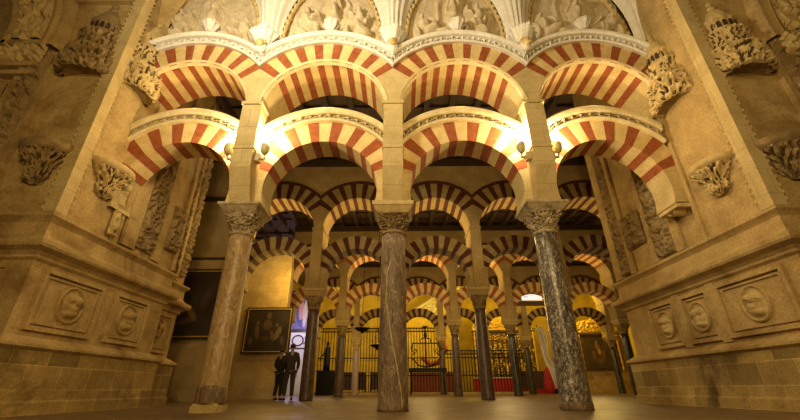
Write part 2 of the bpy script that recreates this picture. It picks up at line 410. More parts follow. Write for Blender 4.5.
# rows further back -------------------------------------------------------------
U2 = dict(zc=5.65, r=1.27, R=1.88, a0=34, n=15)
bays = {1: (-1.5,-.5,.5,1.5,2.5), 2: (-1.5,-.5,.5,1.5,2.5,3.5), 3: (-1.5,-.5,.5,1.5,2.5,3.5,4.5)}
for ri in (1, 2, 3):
    Y = ROW[ri]; up = {}; lo = {}
    mr = M['red2'] if ri in (1, 3) else M['red']; mc = M['cream2'] if ri in (1, 3) else M['cream']  # dim rows use the copies with shade in their colour
    for n_, b in enumerate(bays[ri]):
        xc = b*S
        t = thing('horseshoe_arch', 'upper %s striped arch, %s, %s' % (COLOURN[ri], rown[ri], place_name(b)), 'arch', (xc, Y, 0), 0, 'upper arches of the %s' % rown[ri])
        if n_ == 0:
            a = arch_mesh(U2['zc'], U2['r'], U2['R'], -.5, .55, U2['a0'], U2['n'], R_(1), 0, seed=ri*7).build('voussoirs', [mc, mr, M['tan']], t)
            bb = sweep_mold([(1.88,-.49,0),(1.88,-.55,0),(1.92,-.57,0),(1.97,-.56,0),(1.98,-.5,0),(1.98,-.3,0)], U2['zc'], HW, 60).build('rim_molding', M['red2'], t)
            up = dict(a=a, b=bb)
        else:
            for q in (up['a'], up['b']):
                c = q.copy(); COL.objects.link(c); c.parent = t
        t = thing('horseshoe_arch', 'lower %s striped arch, %s, %s' % (COLOURN[ri], rown[ri], place_name(b)), 'arch', (xc, Y, 0), 0, 'lower arches of the %s' % rown[ri])
        if n_ == 0:
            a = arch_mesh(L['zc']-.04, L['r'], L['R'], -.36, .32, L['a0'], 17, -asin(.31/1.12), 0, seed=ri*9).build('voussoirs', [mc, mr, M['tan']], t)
            lo = dict(a=a)
        else:
            c = lo['a'].copy(); COL.objects.link(c); c.parent = t
    # wall above the arches
    x0 = (bays[ri][0]-.5)*S; x1 = (bays[ri][-1]+.5)*S
    mb = MB()
    for b in bays[ri]:
        xc = b*S; N = 24; al = acos(HW/1.9)
        for j in range(N):
            a0 = al+(pi-2*al)*j/N; a1 = al+(pi-2*al)*(j+1)/N
            p0 = (xc+1.9*cos(a0), U2['zc']+1.9*sin(a0)); p1 = (xc+1.9*cos(a1), U2['zc']+1.9*sin(a1))
            for y, s_ in ((Y-.48, 1), (Y+.53, -1)):
                q = [(p0[0],y,p0[1]),(p0[0],y,CEIL),(p1[0],y,CEIL),(p1[0],y,p1[1])]
                mb.face(q if s_ > 0 else q[::-1])
            mb.face([(p0[0],Y-.48,p0[1]),(p1[0],Y-.48,p1[1]),(p1[0],Y+.53,p1[1]),(p0[0],Y+.53,p0[1])])
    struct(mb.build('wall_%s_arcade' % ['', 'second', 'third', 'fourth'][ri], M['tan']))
    mb = MB(); mb.box(x0, x1, Y-.62, Y-.48, CEIL-.2, CEIL); mb.box(x0, x1, Y+.53, Y+.67, CEIL-.2, CEIL); mb.box(x0, x1, Y-.66, Y-.48, CEIL-.27, CEIL-.21)
    struct(mb.build('trim_%d' % ri, M['wood']))

# ------------------------------------------------------------------ columns
def capital_mb(h, rn, rt, leafn=8, seed=0., dens=1.0, n=96, rows=44, deep=.035):
    mb = MB(); dens0 = .55 if dens > 1 else 1.25
    def fn(u, v):
        a = 2*pi*u
        sq = 1/max(abs(cos(a)), abs(sin(a)))
        sq = 1+(sq-1)*.75
        base = rn+(rt-rn)*(v**1.6)
        rr = base*(1+(sq-1)*v**2)
        # two rows of leaves
        l1 = max(0, cos(leafn*a))**.5 if cos(leafn*a) > 0 else 0
        l2 = max(0, -cos(leafn*a))**.5 if cos(leafn*a) < 0 else 0
        t1 = max(0, 1-abs(v-.25)/.25); t2 = max(0, 1-abs(v-.55)/.28)
        rr += deep*1.3*l1*t1**.6*(.4+v*1.6) + deep*1.3*l2*t2**.6*(.3+v)
        # corner volutes
        cr = max(0, -cos(4*a))**3
        rr += .05*cr*max(0, 1-abs(v-.84)/.14)**.5
        p = Vector((cos(a)*11*dens, sin(a)*11*dens, v*h*34*dens+seed))
        rr += deep*.95*noise.noise(p) - deep*.4*max(0, noise.noise(p*2.1))
        if .04 < v < .93 and noise.noise(p*1.1) < -.2*dens0: rr -= deep*.9
        return (rr*cos(a), rr*sin(a), v*h)
    def mf(u, v):
        a = 2*pi*(u+.5/n); v += .5/rows
        p = Vector((cos(a)*11*dens, sin(a)*11*dens, v*h*34*dens+seed))
        return 1 if .04 < v < .93 and noise.noise(p*1.1) < -.2*dens0 else 0  # pits of the capital are painted dark as shade
    mb.grid(n, rows, fn, 0, True, True, mf)
    # astragal ring and collar
    mb.lathe([(rn-.02,-.06),(rn+.012,-.055),(rn+.03,-.03),(rn+.012,-.005),(rn-.02,0.01)], 40)
    return mb
def abacus_mb(z0, h, lo, hi, molded):
    mb = MB()
    if molded:
        mb.frustum(0,0,z0,lo*.93,lo*.93,z0+h*.18,lo,lo); mb.frustum(0,0,z0+h*.18,lo,lo,z0+h*.7,hi*.97,hi*.97)
        mb.box(-hi,hi,-hi,hi,z0+h*.7,z0+h)
    else:
        mb.frustum(0,0,z0,lo,lo,z0+h*.62,hi,hi); mb.box(-hi-.01,hi+.01,-hi-.01,hi+.01,z0+h*.62,z0+h)
    return mb
def shaft_prof(r0, r1, h, z0=0):
    return [(r0*1.02, z0), (r0, z0+.05)] + [(r0+(r1-r0)*t**1.3, z0+.05+(h-.05)*t) for t in [i/12 for i in range(1, 13)]]

def crackle(seed):
    def d(a, z, r):
        p = Vector((cos(a)*2.2, sin(a)*2.2, z*1.1+seed)); return .007*noise.noise(p*2)+.004*noise.noise(p*6)
    return d
cinfo = [(-1, 'golden tan marble column standing on a pale square slab, left of the two arches in the centre', 'col_tan', True),
         (0, 'central brown marble column with a long pale crack, in the middle of the photo', 'col_brown', False),
         (1, 'dark mottled marble column flecked with white, right of the central column', 'col_breccia', False)]
for k, lab, mat, slab in cinfo:
    t = thing('marble_column', lab, 'column', (k*S, ROW[0], 0), 0)
    z0 = .13 if slab else 0.0
    mb = MB(); mb.lathe([(r, z) for r, z in shaft_prof(.224+.01*(k > 0) if k else .243, .200 if k else .212, 2.95-z0, z0)], 64, disp=crackle(k*5.))
    sh = mb.build('shaft', M[mat], t)
    if slab:
        mb = MB(); mb.box(-.205,.205,-.205,.205,0,.10); mb.frustum(0,0,.10,.19,.19,.13,.18,.18); mb.build('base_slab', M['carved2'], t)
        mb = MB(); mb.lathe([(.222,.13),(.229,.15),(.227,.34),(.219,.39)], 48, disp=crackle(3.3)); mb.build('base_band', M['col_brown'], t)
    if k == 1:
        mb = MB(); mb.lathe([(.234,0),(.248,.01),(.247,.08),(.243,.10),(.234,.115)], 48, disp=crackle(9.)); mb.build('base_ring', M['col_brown'], t)
    if k == 0:
        # long pale crack winding down the shaft
        mb = MB(); pts = []
        for i in range(46):
            z = .02+i*.052; a = -pi/2+.62-.9*min(1, z/1.5)+.10*sin(z*4)+.05*noise.noise(Vector((z*3,0,0)))
            if z > 1.35: a = -pi/2-.28-.25*sin((z-1.35)*3.2)+.04*sin(z*14)
            pts.append(((.2435-.0095*z)*cos(a), (.2435-.0095*z)*sin(a), z))
        mb.tube(pts, [.006+.008*abs(sin(i*.7)) for i in range(46)], 6); mb.build('mortar_seam', M['carved2'], sh)
        mb = MB(); pts = []
        for i in range(20):
            z = 1.3+i*.075; a = -pi/2-.1+.35*sin(z*2.1)+.1*sin(z*9)
            pts.append(((.241-.0095*z)*cos(a), (.241-.0095*z)*sin(a), z))
        mb.tube(pts, .007, 6); mb.build('dark_crack', M['wood'], sh)
    if k == 0:
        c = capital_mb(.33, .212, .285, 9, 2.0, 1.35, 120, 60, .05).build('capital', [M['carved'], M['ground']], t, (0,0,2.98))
        abacus_mb(3.30, .20, .285, .375, False).build('abacus', M['carved2'], t)
    else:
        c = capital_mb(.36, .200, .30, 4, k*4., .8, 140, 60, .05).build('capital', [M['carved3'], M['ground']], t, (0,0,2.98))
        abacus_mb(3.33, .17, .31, .39, True).build('abacus', M['carved3'], t)

colmat = {1: ['col_dark','col_dark','col_dark','col_dark','col_green'], 2: ['col_dark','col_dark','col_dark','col_green','col_green','col_green'], 3: ['col_rose','col_dark','col_dark','col_green','col_green','col_green','col_green']}
cols = {1: (-1, 0, 1, 2), 2: (-1, 0, 1, 2, 3, 4), 3: (-1, 0, 1, 2, 3, 4, 5)}
ordn = ['', 'first', 'second', 'third', 'fourth', 'fifth']
cname = {'col_dark': 'dark reddish', 'col_green': 'blackish green', 'col_rose': 'pale rose'}
protos = {}
for ri in (1, 2, 3):
    for j, k in enumerate(cols[ri]):
        mt = colmat[ri][j]
        where = 'directly behind the central column' if k == 0 else '%s to the %s of the central column' % (ordn[abs(k)], 'left' if k < 0 else 'right')
        lab = '%s marble column, %s, %s' % (cname[mt], rown[ri], where)
        if mt not in protos:
            t = thing('marble_column', lab, 'column', (k*S, ROW[ri], 0), 0, 'columns of the %s' % rown[ri])
            mb = MB(); mb.lathe(shaft_prof(.215, .19, 2.82, .0), 32); mb.build('shaft', M[mt], t)
            capital_mb(.40, .19, .29, 4, 1., .8, 64, 32, .04).build('capital', [M['carved2'] if mt == 'col_rose' else M['carved'], M['ground']], t, (0,0,2.87))
            abacus_mb(3.26, .24, .28, .36, True).build('abacus', M['stone'], t)
            protos[mt] = t
        else:
            t = copy_tree(protos[mt]); t.location = (k*S, ROW[ri], 0); t['label'] = lab; t['group'] = 'columns of the %s' % rown[ri]
        p = thing('pier', 'limestone pier of the %s, %s' % (rown[ri], 'behind the central column' if k == 0 else where), 'pier', (k*S, ROW[ri], 3.5), 0, 'piers of the %s' % rown[ri])
        if 'pier' in protos:
            for ch in protos['pier'].children: c = ch.copy(); COL.objects.link(c); c.parent = p
        else:
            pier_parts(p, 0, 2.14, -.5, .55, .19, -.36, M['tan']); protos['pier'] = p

# ------------------------------------------------------------------ ceiling
mb = MB(); mb.box(-12, 20, 6.6, 34, CEIL+.25, CEIL+.35)
ceil = struct(mb.build('ceiling', M['wood2']), 'dark wooden beamed ceiling of the aisles')
beam0 = None
for (ya, yb) in ((7.1, ROW[1]-.48), (ROW[1]+.53, ROW[2]-.48), (ROW[2]+.53, ROW[3]-.48)):
    x = -8.0
    while x < 13:
        mb = MB(); mb.box(-.09, .09, ya, yb, CEIL-.02, CEIL+.25)
        mb.build('ceiling_beam', M['wood'], ceil, (x, 0, 0)); x += .82
    mb = MB()
    y = ya+.35
    while y < yb:
        mb.box(-9, 13, y, y+.05, CEIL+.18, CEIL+.25); y += .8
    mb.build('ceiling_batten', M['wood'], ceil)

# ------------------------------------------------------------------ front wall above the nearest row: lunettes, ribs
ZT = 10.4
mb = MB(); mb.box(-5.9, 6.1, 6.42, 7.1, 7.35, ZT)
# triangular fills between the mouldings
struct(mb.build('wall_front', M['white']), 'pale stucco wall above the nearest arches')
def fig(cx, face, s=1.0, z=0, kind=0):
    """seated or reclining draped figure made of raised forms, facing +1 right or -1 left"""
    f = face
    if kind == 0:
        l = [(0,.86,.075,.10,.12,0),(0,.97,.05,.03,.08,0),(-.02*f,.60,.15,.22,.13,.15*f),(.17*f,.62,.17,.05,.13,.7*f),(.25*f,.76,.05,.13,.12,.3),
             (.10*f,.32,.27,.13,.15,-.1*f),(.27*f,.17,.10,.22,.13,.1*f),(-.10*f,.15,.22,.17,.11,0),(.30*f,.02,.12,.05,.12,0),(-.19*f,.55,.06,.22,.08,.3*f)]
    elif kind == 1:
        l = [(-.25*f,.62,.075,.09,.12,0),(-.20*f,.38,.18,.19,.13,.5*f),(.05*f,.22,.26,.13,.14,.3*f),(.30*f,.13,.24,.08,.11,-.1*f),(.02*f,.50,.19,.05,.11,-.5*f),
             (-.36*f,.24,.08,.25,.09,.3),(.42*f,.05,.12,.05,.1,0)]
    else:
        l = [(0,1.02,.07,.09,.12,0),(0,.70,.13,.25,.12,0),(.12,.72,.05,.2,.12,.5),(-.12,.72,.05,.2,.12,-.5),(0,.30,.17,.36,.12,0),(0,.03,.17,.06,.12,0)]
    return [(cx+a*s, z+b*s, c*s, d*s, e, r) for a, b, c, d, e, r in l]
bayfigs = [
    [fig(-.72,1,.95,.25,0), fig(.62,-1,.95,.2,1), fig(.0,1,.8,.7,2)],
    [fig(-.60,1,1.0,.25,0), fig(.62,-1,1.0,.28,0), fig(.02,1,.7,.95,2)],
    [fig(-.55,1,.9,.3,1), fig(.55,-1,1.0,.3,0), fig(.0,1,.75,.85,2)],
    [fig(-.60,1,1.0,.25,1), fig(.60,-1,1.0,.25,1), fig(.05,1,.75,.8,2)]]
names_f = ['two draped figures beside a standing one, above the leftmost arch', 'two seated figures facing each other, second bay from left',
           'a reclining and a seated figure, third bay from left', 'two reclining figures around a standing one, above the rightmost arch']
for i, b in enumerate((-1.5, -.5, .5, 1.5)):
    xc = b*S; F = blobs(sum(bayfigs[i], []))
    def fn(x, z, F=F, i=i):
        zz = z+.0
        h = F(x, zz)
        p = Vector((x*9, zz*5, i*5.))
        if h > 0: h = .07+h*2.0 + .016*sin(34*(x*.8+zz*.5)+5*noise.noise(p*.4)) + .012*noise.noise(p*2)
        else: h = .012*noise.noise(p*1.5)+.05*max(0, noise.noise(p*.35+Vector((3,1,0))))
        # hood niche behind the standing figure
        r = abs(sqrt(x*x+((zz-1.35)*.9)**2)-.36)
        if zz > 1.35 and r < .035: h = max(h, .10)
        if abs(abs(x)-.36) < .03 and .45 < zz < 1.35: h = max(h, .09)
        return h
    mb = MB(); relief(mb, (xc-1.2, 6.34, 7.42), (1,0,0), (0,-.04,1), (0,-1,0), 2.4, 2.75, fn, 1.0, .02)
    tag(mb.build('figure_relief', M['relief']), 'relief of '+names_f[i], 'relief', 'lunette reliefs above the nearest arches')
    # carved hood arch framing the relief
    mb = MB()
    def hood(u, v, xc=xc):
        a = -.12+(pi+.24)*u; q = 2*pi*v
        rx = 1.13+.05*cos(q); rz = 2.0+.05*cos(q); dy = .06*sin(q)
        d = .02*sin(a*62)*max(0, sin(q+.6)) + .02*noise.noise(Vector((a*22, q*2, xc)))
        return (xc+(rx+d)*cos(a), 6.24-dy-d-.02, 7.72+(rz+d)*sin(a))
    mb.grid(300, 10, hood, 0, True)
    tag(mb.build('hood_molding', M['carved2']), 'carved hood molding round the relief, %s' % place_name(b), 'molding', 'hood moldings')
    # crown bracket on top of the arch moulding
    t = thing('carved_bracket', 'small white bracket on the upper arch crown, %s' % place_name(b), 'bracket', (xc+(.03 if i else .14), 6.0, 7.66), 0, 'crown brackets')
    mb = MB(); mb.lathe([(.06,0),(.10,.03),(.12,.09),(.16,.17),(.19,.21)], 48, disp=lambda a, z, r: .025*cos(8*a)*(z/.2)+.03*noise.noise(Vector((cos(a)*9, sin(a)*9, z*22))))
    mb.build('leaf_body', M['white'], t)
    mb = MB(); mb.lathe([(.19,.21),(.205,.215),(.205,.25),(.18,.26)], 8, smooth=False); mb.build('top_slab', M['white'], t)
# white fluted ribs fanning up from the springings
for k in (-2, -1, 0, 1, 2):
    x0 = k*S
    if k == -2: x0 = XL-.15
    if k == 2: x0 = XR+.15
    mb = MB()
    def rib(u, v, k=k, x0=x0):
        z = 7.42+v*(ZT-7.42-.05)
        s_ = max(0, min(1, (z-7.72)/2.05)); hw = HW-1.17*sqrt(max(0.0, 1-s_*s_)) if z > 7.72 else .27
        hw = min(max(hw, .24), 1.1)
        x = (u*2-1)*hw
        fl = abs(((u*6) % 1)-.5)*2
        prj = .20+.14*v*v+.25*v
        y = 6.26-prj*(cos((u*2-1)*1.45))**.7-.03*fl
        return (x0+x, y, z)
    mb.grid(72, 30, rib, 0, False)
    if k in (-2, 2):
        nm = 'white fluted rib beside the %s wall above the capital' % ('left' if k < 0 else 'right')
    else:
        nm = 'white fluted rib rising above the %s springing of the nearest row' % {-1: 'left', 0: 'central', 1: 'right'}[k]
    tag(mb.build('vault_rib', M['wall'] if k == -2 else M['white']), nm, 'rib', 'vault ribs')
    # leafy corbel with a little face at the meeting of two mouldings
    if abs(k) < 2:
        t = thing('carved_corbel', 'white leafy corbel with a small face, at the foot of the %s rib' % {-1: 'left', 0: 'central', 1: 'right'}[k], 'corbel', (x0, 6.02, 6.92), 0, 'white corbels')
        mb = MB(); capz = [(.03,0),(.08,.03),(.11,.10),(.13,.2)]
        mb.lathe(capz, 32, c=(0,-.10,0), disp=lambda a, z, r: .03*noise.noise(Vector((cos(a)*7, sin(a)*7, z*16))))
        mb.build('foot', M['white'], t)
        mb = MB(); mb.blob((0,-.22,.19), (.085,.08,.10), nu=20, nv=14); mb.blob((0,-.30,.185), (.018,.03,.022)); mb.blob((-.035,-.285,.215), .014); mb.blob((.035,-.285,.215), .014); mb.blob((0,-.292,.145), (.03,.014,.009))
        for q in range(7):
            a = pi*q/6; mb.blob((.09*cos(a), -.20, .215+.085*sin(a)), .032)
        mb.build('face', M['carved2'], t)
        mb = MB()
        def lf(a, z, r):
            return .055*max(0, cos(5*a+.3))*(z-.2)/.4+.05*noise.noise(Vector((cos(a)*8, sin(a)*8, z*13+k)))
        mb.lathe([(.12,.24),(.16,.30),(.19,.38),(.22,.46),(.27,.54),(.29,.58),(.22,.60)], 72, c=(0,-.06,0), disp=lf)
        mb.build('leaves', M['white'], t)
        mb = MB(); mb.lathe([(.25,.59),(.27,.60),(.27,.64),(.24,.66)], 8, c=(0,-.04,0), smooth=False); mb.build('top_slab', M['white'], t)

# ------------------------------------------------------------------ side piers
def sweep_path(mb, path, prof, m=0, flip=False, mf=None):
    """prof [(out, z)] swept round a plan path with mitred corners; outward is to the right of travel unless flipped"""
    P = [Vector((x, y)) for x, y in path]; nn = []
    for i in range(len(P)-1):
        d = (P[i+1]-P[i]).normalized(); n = Vector((d.y, -d.x)) * (-1 if flip else 1); nn.append(n)
    off = []
    for i in range(len(P)):
        if i == 0: off.append(nn[0])
        elif i == len(P)-1: off.append(nn[-1])
        else: off.append(nn[i-1]+nn[i])
    for j in range(len(prof)-1):
        (o0, z0), (o1, z1) = prof[j], prof[j+1]
        for i in range(len(P)-1):
            a0 = P[i]+off[i]*o0; b0 = P[i+1]+off[i+1]*o0; a1 = P[i]+off[i]*o1; b1 = P[i+1]+off[i+1]*o1
            q = [(a0.x,a0.y,z0),(b0.x,b0.y,z0),(b1.x,b1.y,z1),(a1.x,a1.y,z1)]
            mb.face(q if not flip else q[::-1], m)

def side_pier(sg, X, Y, zs, name, steps):
    """sg -1 left, +1 right; X, Y the corner nearest the camera; zs vertical scale"""
    word = 'left' if sg < 0 else 'right'
    def P(d, o=0):    # point on the side face at distance Y coordinate d, projecting o into the room
        return (X-sg*o, d)
    path = [(X+sg*6.5, Y), (X, Y)] + [(X+sg*a, b) for a, b in steps]
    z = lambda v: v*zs
    pl = [(.17,0),(.17,z(.16)),(.14,z(.19)),(.14,z(.86))]
    ml = [(.14,z(.86)),(.20,z(.90)),(.20,z(.94)),(.12,z(.99)),(.07,z(1.03)),(.0,z(1.06)),(0,z(2.12)),(.05,z(2.16)),(.05,z(2.2)),(.10,z(2.25)),(.20,z(2.30)),(.22,z(2.34)),(.22,z(2.40)),(.10,z(2.46)),(.05,z(2.52)),(.04,z(2.74)),(.07,z(2.78)),(.12,z(2.83)),(.12,z(2.88)),(-.02,z(2.92)),(-.03,ZT)]
    root = MB(); sweep_path(root, path, pl, 1, sg > 0); sweep_path(root, path, ml, 0, sg > 0)
    w = struct(root.build('wall_%s' % word, [M['wall'], M['plinth']]), '%s golden limestone pier wall on a moulded pedestal' % word)
    # frames of the pedestal panels (part of the wall)
    def frame_side(mb, y0, y1, z0, z1, off=0, wd=.065, pr=.06):
        xx = X+sg*off
        for (a, b, c, d) in ((y0,y1,z0,z0+wd),(y0,y1,z1-wd,z1),(y0,y0+wd,z0+wd,z1-wd),(y1-wd,y1,z0+wd,z1-wd)):
            x_a, x_b = sorted((xx+sg*.02, xx-sg*pr)); mb.box(x_a, x_b, a, b, c, d)
        w2 = wd*1.5; e = wd*.45
        for (a, b, c, d) in ((y0+w2,y1-w2,z0+w2,z0+w2+e),(y0+w2,y1-w2,z1-w2-e,z1-w2),(y0+w2,y0+w2+e,z0+w2+e,z1-w2-e),(y1-w2-e,y1-w2,z0+w2+e,z1-w2-e)):
            x_a, x_b = sorted((xx+sg*.02, xx-sg*pr*.5)); mb.box(x_a, x_b, a, b, c, d)
    return w, frame_side, z, word

def bust_fn(sd):
    b = blobs([(.0,.20,.085,.10,.055,0),(.02*sd,.31,.075,.085,.075,0),(.085*sd,.31,.03,.018,.05,0),(-.05*sd,.33,.06,.07,.06,.4),(.0,.13,.13,.07,.05,.1),(-.08*sd,.2,.05,.1,.04,.4)])
    return lambda x, z: b(x, z)*1.0+.006*noise.noise(Vector((x*40, z*40, sd)))
def medallion(sg, X, y, zc, r, label, sd=1):
    """round bust medallion on a side face"""
    t = thing('medallion', label, 'medallion', (X, y, zc), 0, 'pedestal medallions')
    mb = MB(); N = 48
    prof = [(r*1.0,-.01),(r*1.0,.03),(r*.96,.05),(r*.90,.05),(r*.86,.025),(r*.82,.015)]
    def ring(u, v):
        a = 2*pi*u; k = v*5; j = min(int(k), 4); tt = k-j
        q = prof[j][0]*(1-tt)+prof[j+1][0]*tt; o = prof[j][1]*(1-tt)+prof[j+1][1]*tt
        return (-sg*o, q*cos(a), q*sin(a)*1.12)
    mb.grid(N, 5, ring, 0, True, True); mb.build('rim', M['wall'], t)
    mb = MB(); F = bust_fn(sd)
    def disc(u, v):
        a = 2*pi*u; q = r*.84*v; yy = q*cos(a); zz = q*sin(a)*1.12
        h = F(yy/(r/.24), zz/(r/.24)+.25)*1.9*(r/.24) if v < .999 else 0
        return (-sg*(.012+h), yy, zz)
    mb.grid(N, 22, disc, 0, True, True); mb.build('bust', M['carved2'] if sg > 0 else M['wall'], t)
    return t

def corbel(name_l, loc, dirn, w, h, seed, mat):
    """carved leafy bracket on a wall; dirn = unit vector out of the wall"""
    t = thing('carved_corbel', name_l, 'corbel', loc, 0, 'statue corbels of the side piers')
    n = Vector(dirn); u = Vector((-n.y, n.x, 0))
    def half(nu, nv, prof, amp, dens, name, m, sm=True):
        mb = MB()
        def fn(a_, v):
            a = -pi/2*1.05+pi*1.05*a_
            k = v*(len(prof)-1); j = min(int(k), len(prof)-2); tt = k-j
            r = prof[j][0]*(1-tt)+prof[j+1][0]*tt; z = prof[j][1]*(1-tt)+prof[j+1][1]*tt
            p = Vector((sin(a)*dens, cos(a)*dens, z*dens*1.8+seed))
            r += amp*(noise.noise(p)+.5*noise.noise(p*2.2))
            if name == 'leaf_carving' and v < .97 and gap(a, z): r -= .045*w
            q = u*(r*sin(a))+n*(r*cos(a)*.75)
            return (q.x, q.y, z)
        def mf(a_, v):
            a = -pi/2*1.05+pi*1.05*(a_+.5/nu); k = (v+.5/nv)*(len(prof)-1); j = min(int(k), len(prof)-2); tt = k-j
            return 1 if v < .97 and gap(a, prof[j][1]*(1-tt)+prof[j+1][1]*tt) else 0  # gaps between leaves are painted dark as shade
        mb.grid(nu, nv, fn, 0, sm, False, mf if name == 'leaf_carving' else None); mb.build(name, [m, M['ground']], t)
    def gap(a, z):
        return noise.noise(Vector((sin(a)*6, cos(a)*6, z*11+seed))) < -.22
    half(120, 64, [(.04,-h),(.09*w,-h*.96),(.20*w,-h*.88),(.24*w,-h*.7),(.22*w,-h*.6),(.30*w,-h*.5),(.42*w,-h*.3),(.46*w,-h*.2)], .055*w*1.6, 5.5, 'leaf_carving', mat)
    half(40, 10, [(.44*w,-h*.22),(.50*w,-h*.16),(.52*w,-h*.1),(.52*w,-h*.02),(.30*w,0),(.0,0.001)], .008, 5, 'top_slab', mat)
    return t
def canopy(name_l, loc, dirn, w, h, seed, mat):
    """tall gothic style tabernacle canopy: pierced skirt, drum with little windows, cupola and finial"""
    t = thing('statue_canopy', name_l, 'canopy', loc, 0, 'statue canopies of the side piers')
    n = Vector(dirn); u = Vector((-n.y, n.x, 0))
    def half(nu, nv, prof, amp, dens, name, m, ang=0, sm=True):
        mb = MB()
        def fn(a_, v):
            a = -pi/2*1.08+pi*1.08*a_
            k = v*(len(prof)-1); j = min(int(k), len(prof)-2); tt = k-j
            r = prof[j][0]*(1-tt)+prof[j+1][0]*tt; z = prof[j][1]*(1-tt)+prof[j+1][1]*tt
            p = Vector((sin(a)*dens, cos(a)*dens, z*dens*1.5+seed))
            if r > .001: r += amp*(noise.noise(p)+.6*noise.noise(p*2.3))+ang*abs(sin(a*5))
            if name == 'pierced_skirt' and .08 < v < .75 and hole(a, z): r -= .09
            q = u*(r*sin(a))+n*(r*cos(a)*.8)
            return (q.x, q.y, z)
        def mf(a_, v):
            a = -pi/2*1.08+pi*1.08*(a_+.5/nu); k = (v+.5/nv)*(len(prof)-1); j = min(int(k), len(prof)-2); tt = k-j
            z = prof[j][1]*(1-tt)+prof[j+1][1]*tt
            return 1 if (name in ('pierced_skirt', 'drum') and .08 < v < .85 and hole(a, z)) else 0  # openings are not cut through, their shade is painted in
        mb.grid(nu, nv, fn, 0, sm, False, mf if name in ('pierced_skirt', 'drum') else None); return mb.build(name, [m, M['ground']], t)
    def hole(a, z):
        return noise.noise(Vector((sin(a)*6.5, cos(a)*6.5, z*13+seed))) < -.16
    w2 = w/2
    half(150, 60, [(w2*.80,0),(w2*.98,.01*h),(w2*1.05,.08*h),(w2*1.0,.16*h),(w2*.90,.23*h),(w2*.96,.25*h),(w2*.92,.28*h)], .05, 7, 'pierced_skirt', mat, .03)
    half(30, 8, [(.0,.04*h),(w2*.4,.035*h),(w2*.8,.01*h)], .0, 5, 'underside', M['carved'])
    half(80, 24, [(w2*.86,.28*h),(w2*.74,.31*h),(w2*.70,.44*h),(w2*.80,.47*h),(w2*.78,.50*h)], .035, 6, 'drum', mat, .02)
    half(60, 20, [(w2*.62,.50*h),(w2*.55,.53*h),(w2*.52,.64*h),(w2*.62,.66*h),(w2*.58,.69*h)], .02, 7, 'upper_drum', mat, .015)
    half(60, 16, [(w2*.50,.69*h),(w2*.44,.75*h),(w2*.30,.82*h),(w2*.14,.86*h)], .015, 6, 'cupola', mat)
    half(30, 16, [(w2*.12,.85*h),(w2*.20,.89*h),(w2*.10,.92*h),(w2*.16,.95*h),(w2*.03,h)], .01, 6, 'finial', mat)
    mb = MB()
    for q in range(7):   # dark faces painted for the shade in small openings round the upper drum
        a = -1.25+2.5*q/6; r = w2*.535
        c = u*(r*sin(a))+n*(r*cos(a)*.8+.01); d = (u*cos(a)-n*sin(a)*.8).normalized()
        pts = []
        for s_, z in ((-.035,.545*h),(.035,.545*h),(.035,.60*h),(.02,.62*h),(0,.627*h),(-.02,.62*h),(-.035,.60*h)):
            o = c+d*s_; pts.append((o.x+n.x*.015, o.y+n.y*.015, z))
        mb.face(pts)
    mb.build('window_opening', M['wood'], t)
    return t

def crockets(mb, x, y, z0, z1, nx, ny, step, sd):
    z = z0
    while z < z1:
        mb.blob((x+nx, y+ny, z+.02*sin(z*9+sd)), (.022,.022,.036), nu=8, nv=6); z += step

# ---- left pier
stepsL = [(0, 8.95), (-.38, 8.95), (-.38, 10.25), (-4.0, 10.25)]
wL, frL, zL, _ = side_pier(-1, XL, YL, 1.0, 'left', [(0, 8.95), (.38*1, 8.95), (.38, 10.25), (4.0, 10.25)])
stepsR = [(0, 9.45), (.2, 9.45), (4.0, 9.45)]
wR, frR, zR, _ = side_pier(1, XR, YR, .94, 'right', [(0, 9.50), (5.0, 9.50)])
# panel frames
mb = MB()
frL(mb, 5.72, 7.02, 1.14, 2.06); frL(mb, 7.36, 8.42, 1.14, 2.06)
frL(mb, 9.02, 10.05, 1.14, 2.06, off=.38)
mb.build('panel_frame', M['wall'], wL)
mb = MB()
frR(mb, 5.30, 6.62, 1.05, 1.94); frR(mb, 6.80, 7.55, 1.05, 1.94); frR(mb, 7.74, 8.6, 1.05, 1.94)
mb.box(XR-.05, XR+.02, 6.62, 6.80, 1.0, 2.0); mb.box(XR-.05, XR+.02, 7.55, 7.74, 1.0, 2.0)
mb.build('panel_frame', M['wall'], wR)
# frames on the two outward faces of the pedestals
for sg, X, Y, w, zz in ((-1, XL, YL, wL, 1.0), (1, XR, YR, wR, .94)):
    mb = MB()
    for a, b in ((.3, 1.7), (2.0, 3.4)):
        x0, x1 = sorted((X+sg*a, X+sg*b))
        for (p, q, c, d) in ((x0,x1,1.14,1.2),(x0,x1,2.0,2.06),(x0,x0+.06,1.2,2.0),(x1-.06,x1,1.2,2.0)):
            mb.box(p, q, Y-.035, Y+.02, c*zz, d*zz)
    mb.build('panel_frame', M['wall'], w)
    # corner shaft with crockets
    mb = MB(); zb = 2.92*zz
    xa, xb = sorted((X-sg*.05, X+sg*.17)); mb.box(xa, xb, Y-.05, Y+.17, zb, ZT)
    mb.build('corner_shaft', M['pier'], w)
    mb = MB(); crockets(mb, X, Y, zb+.15, 9.4, -sg*.03, .20, .13, 0); crockets(mb, X, Y, zb+.1, 9.4, sg*.20, -.03, .13, 2)
    mb.build('crocket', M['carved2'], w)
    # second vertical fillet on the side face, edge of the pilaster
    mb = MB(); xa, xb = sorted((X-sg*.04, X+sg*.05)); mb.box(xa, xb, Y+1.32, Y+1.42, zb, ZT)
    mb.build('fillet', M['wall'], w)

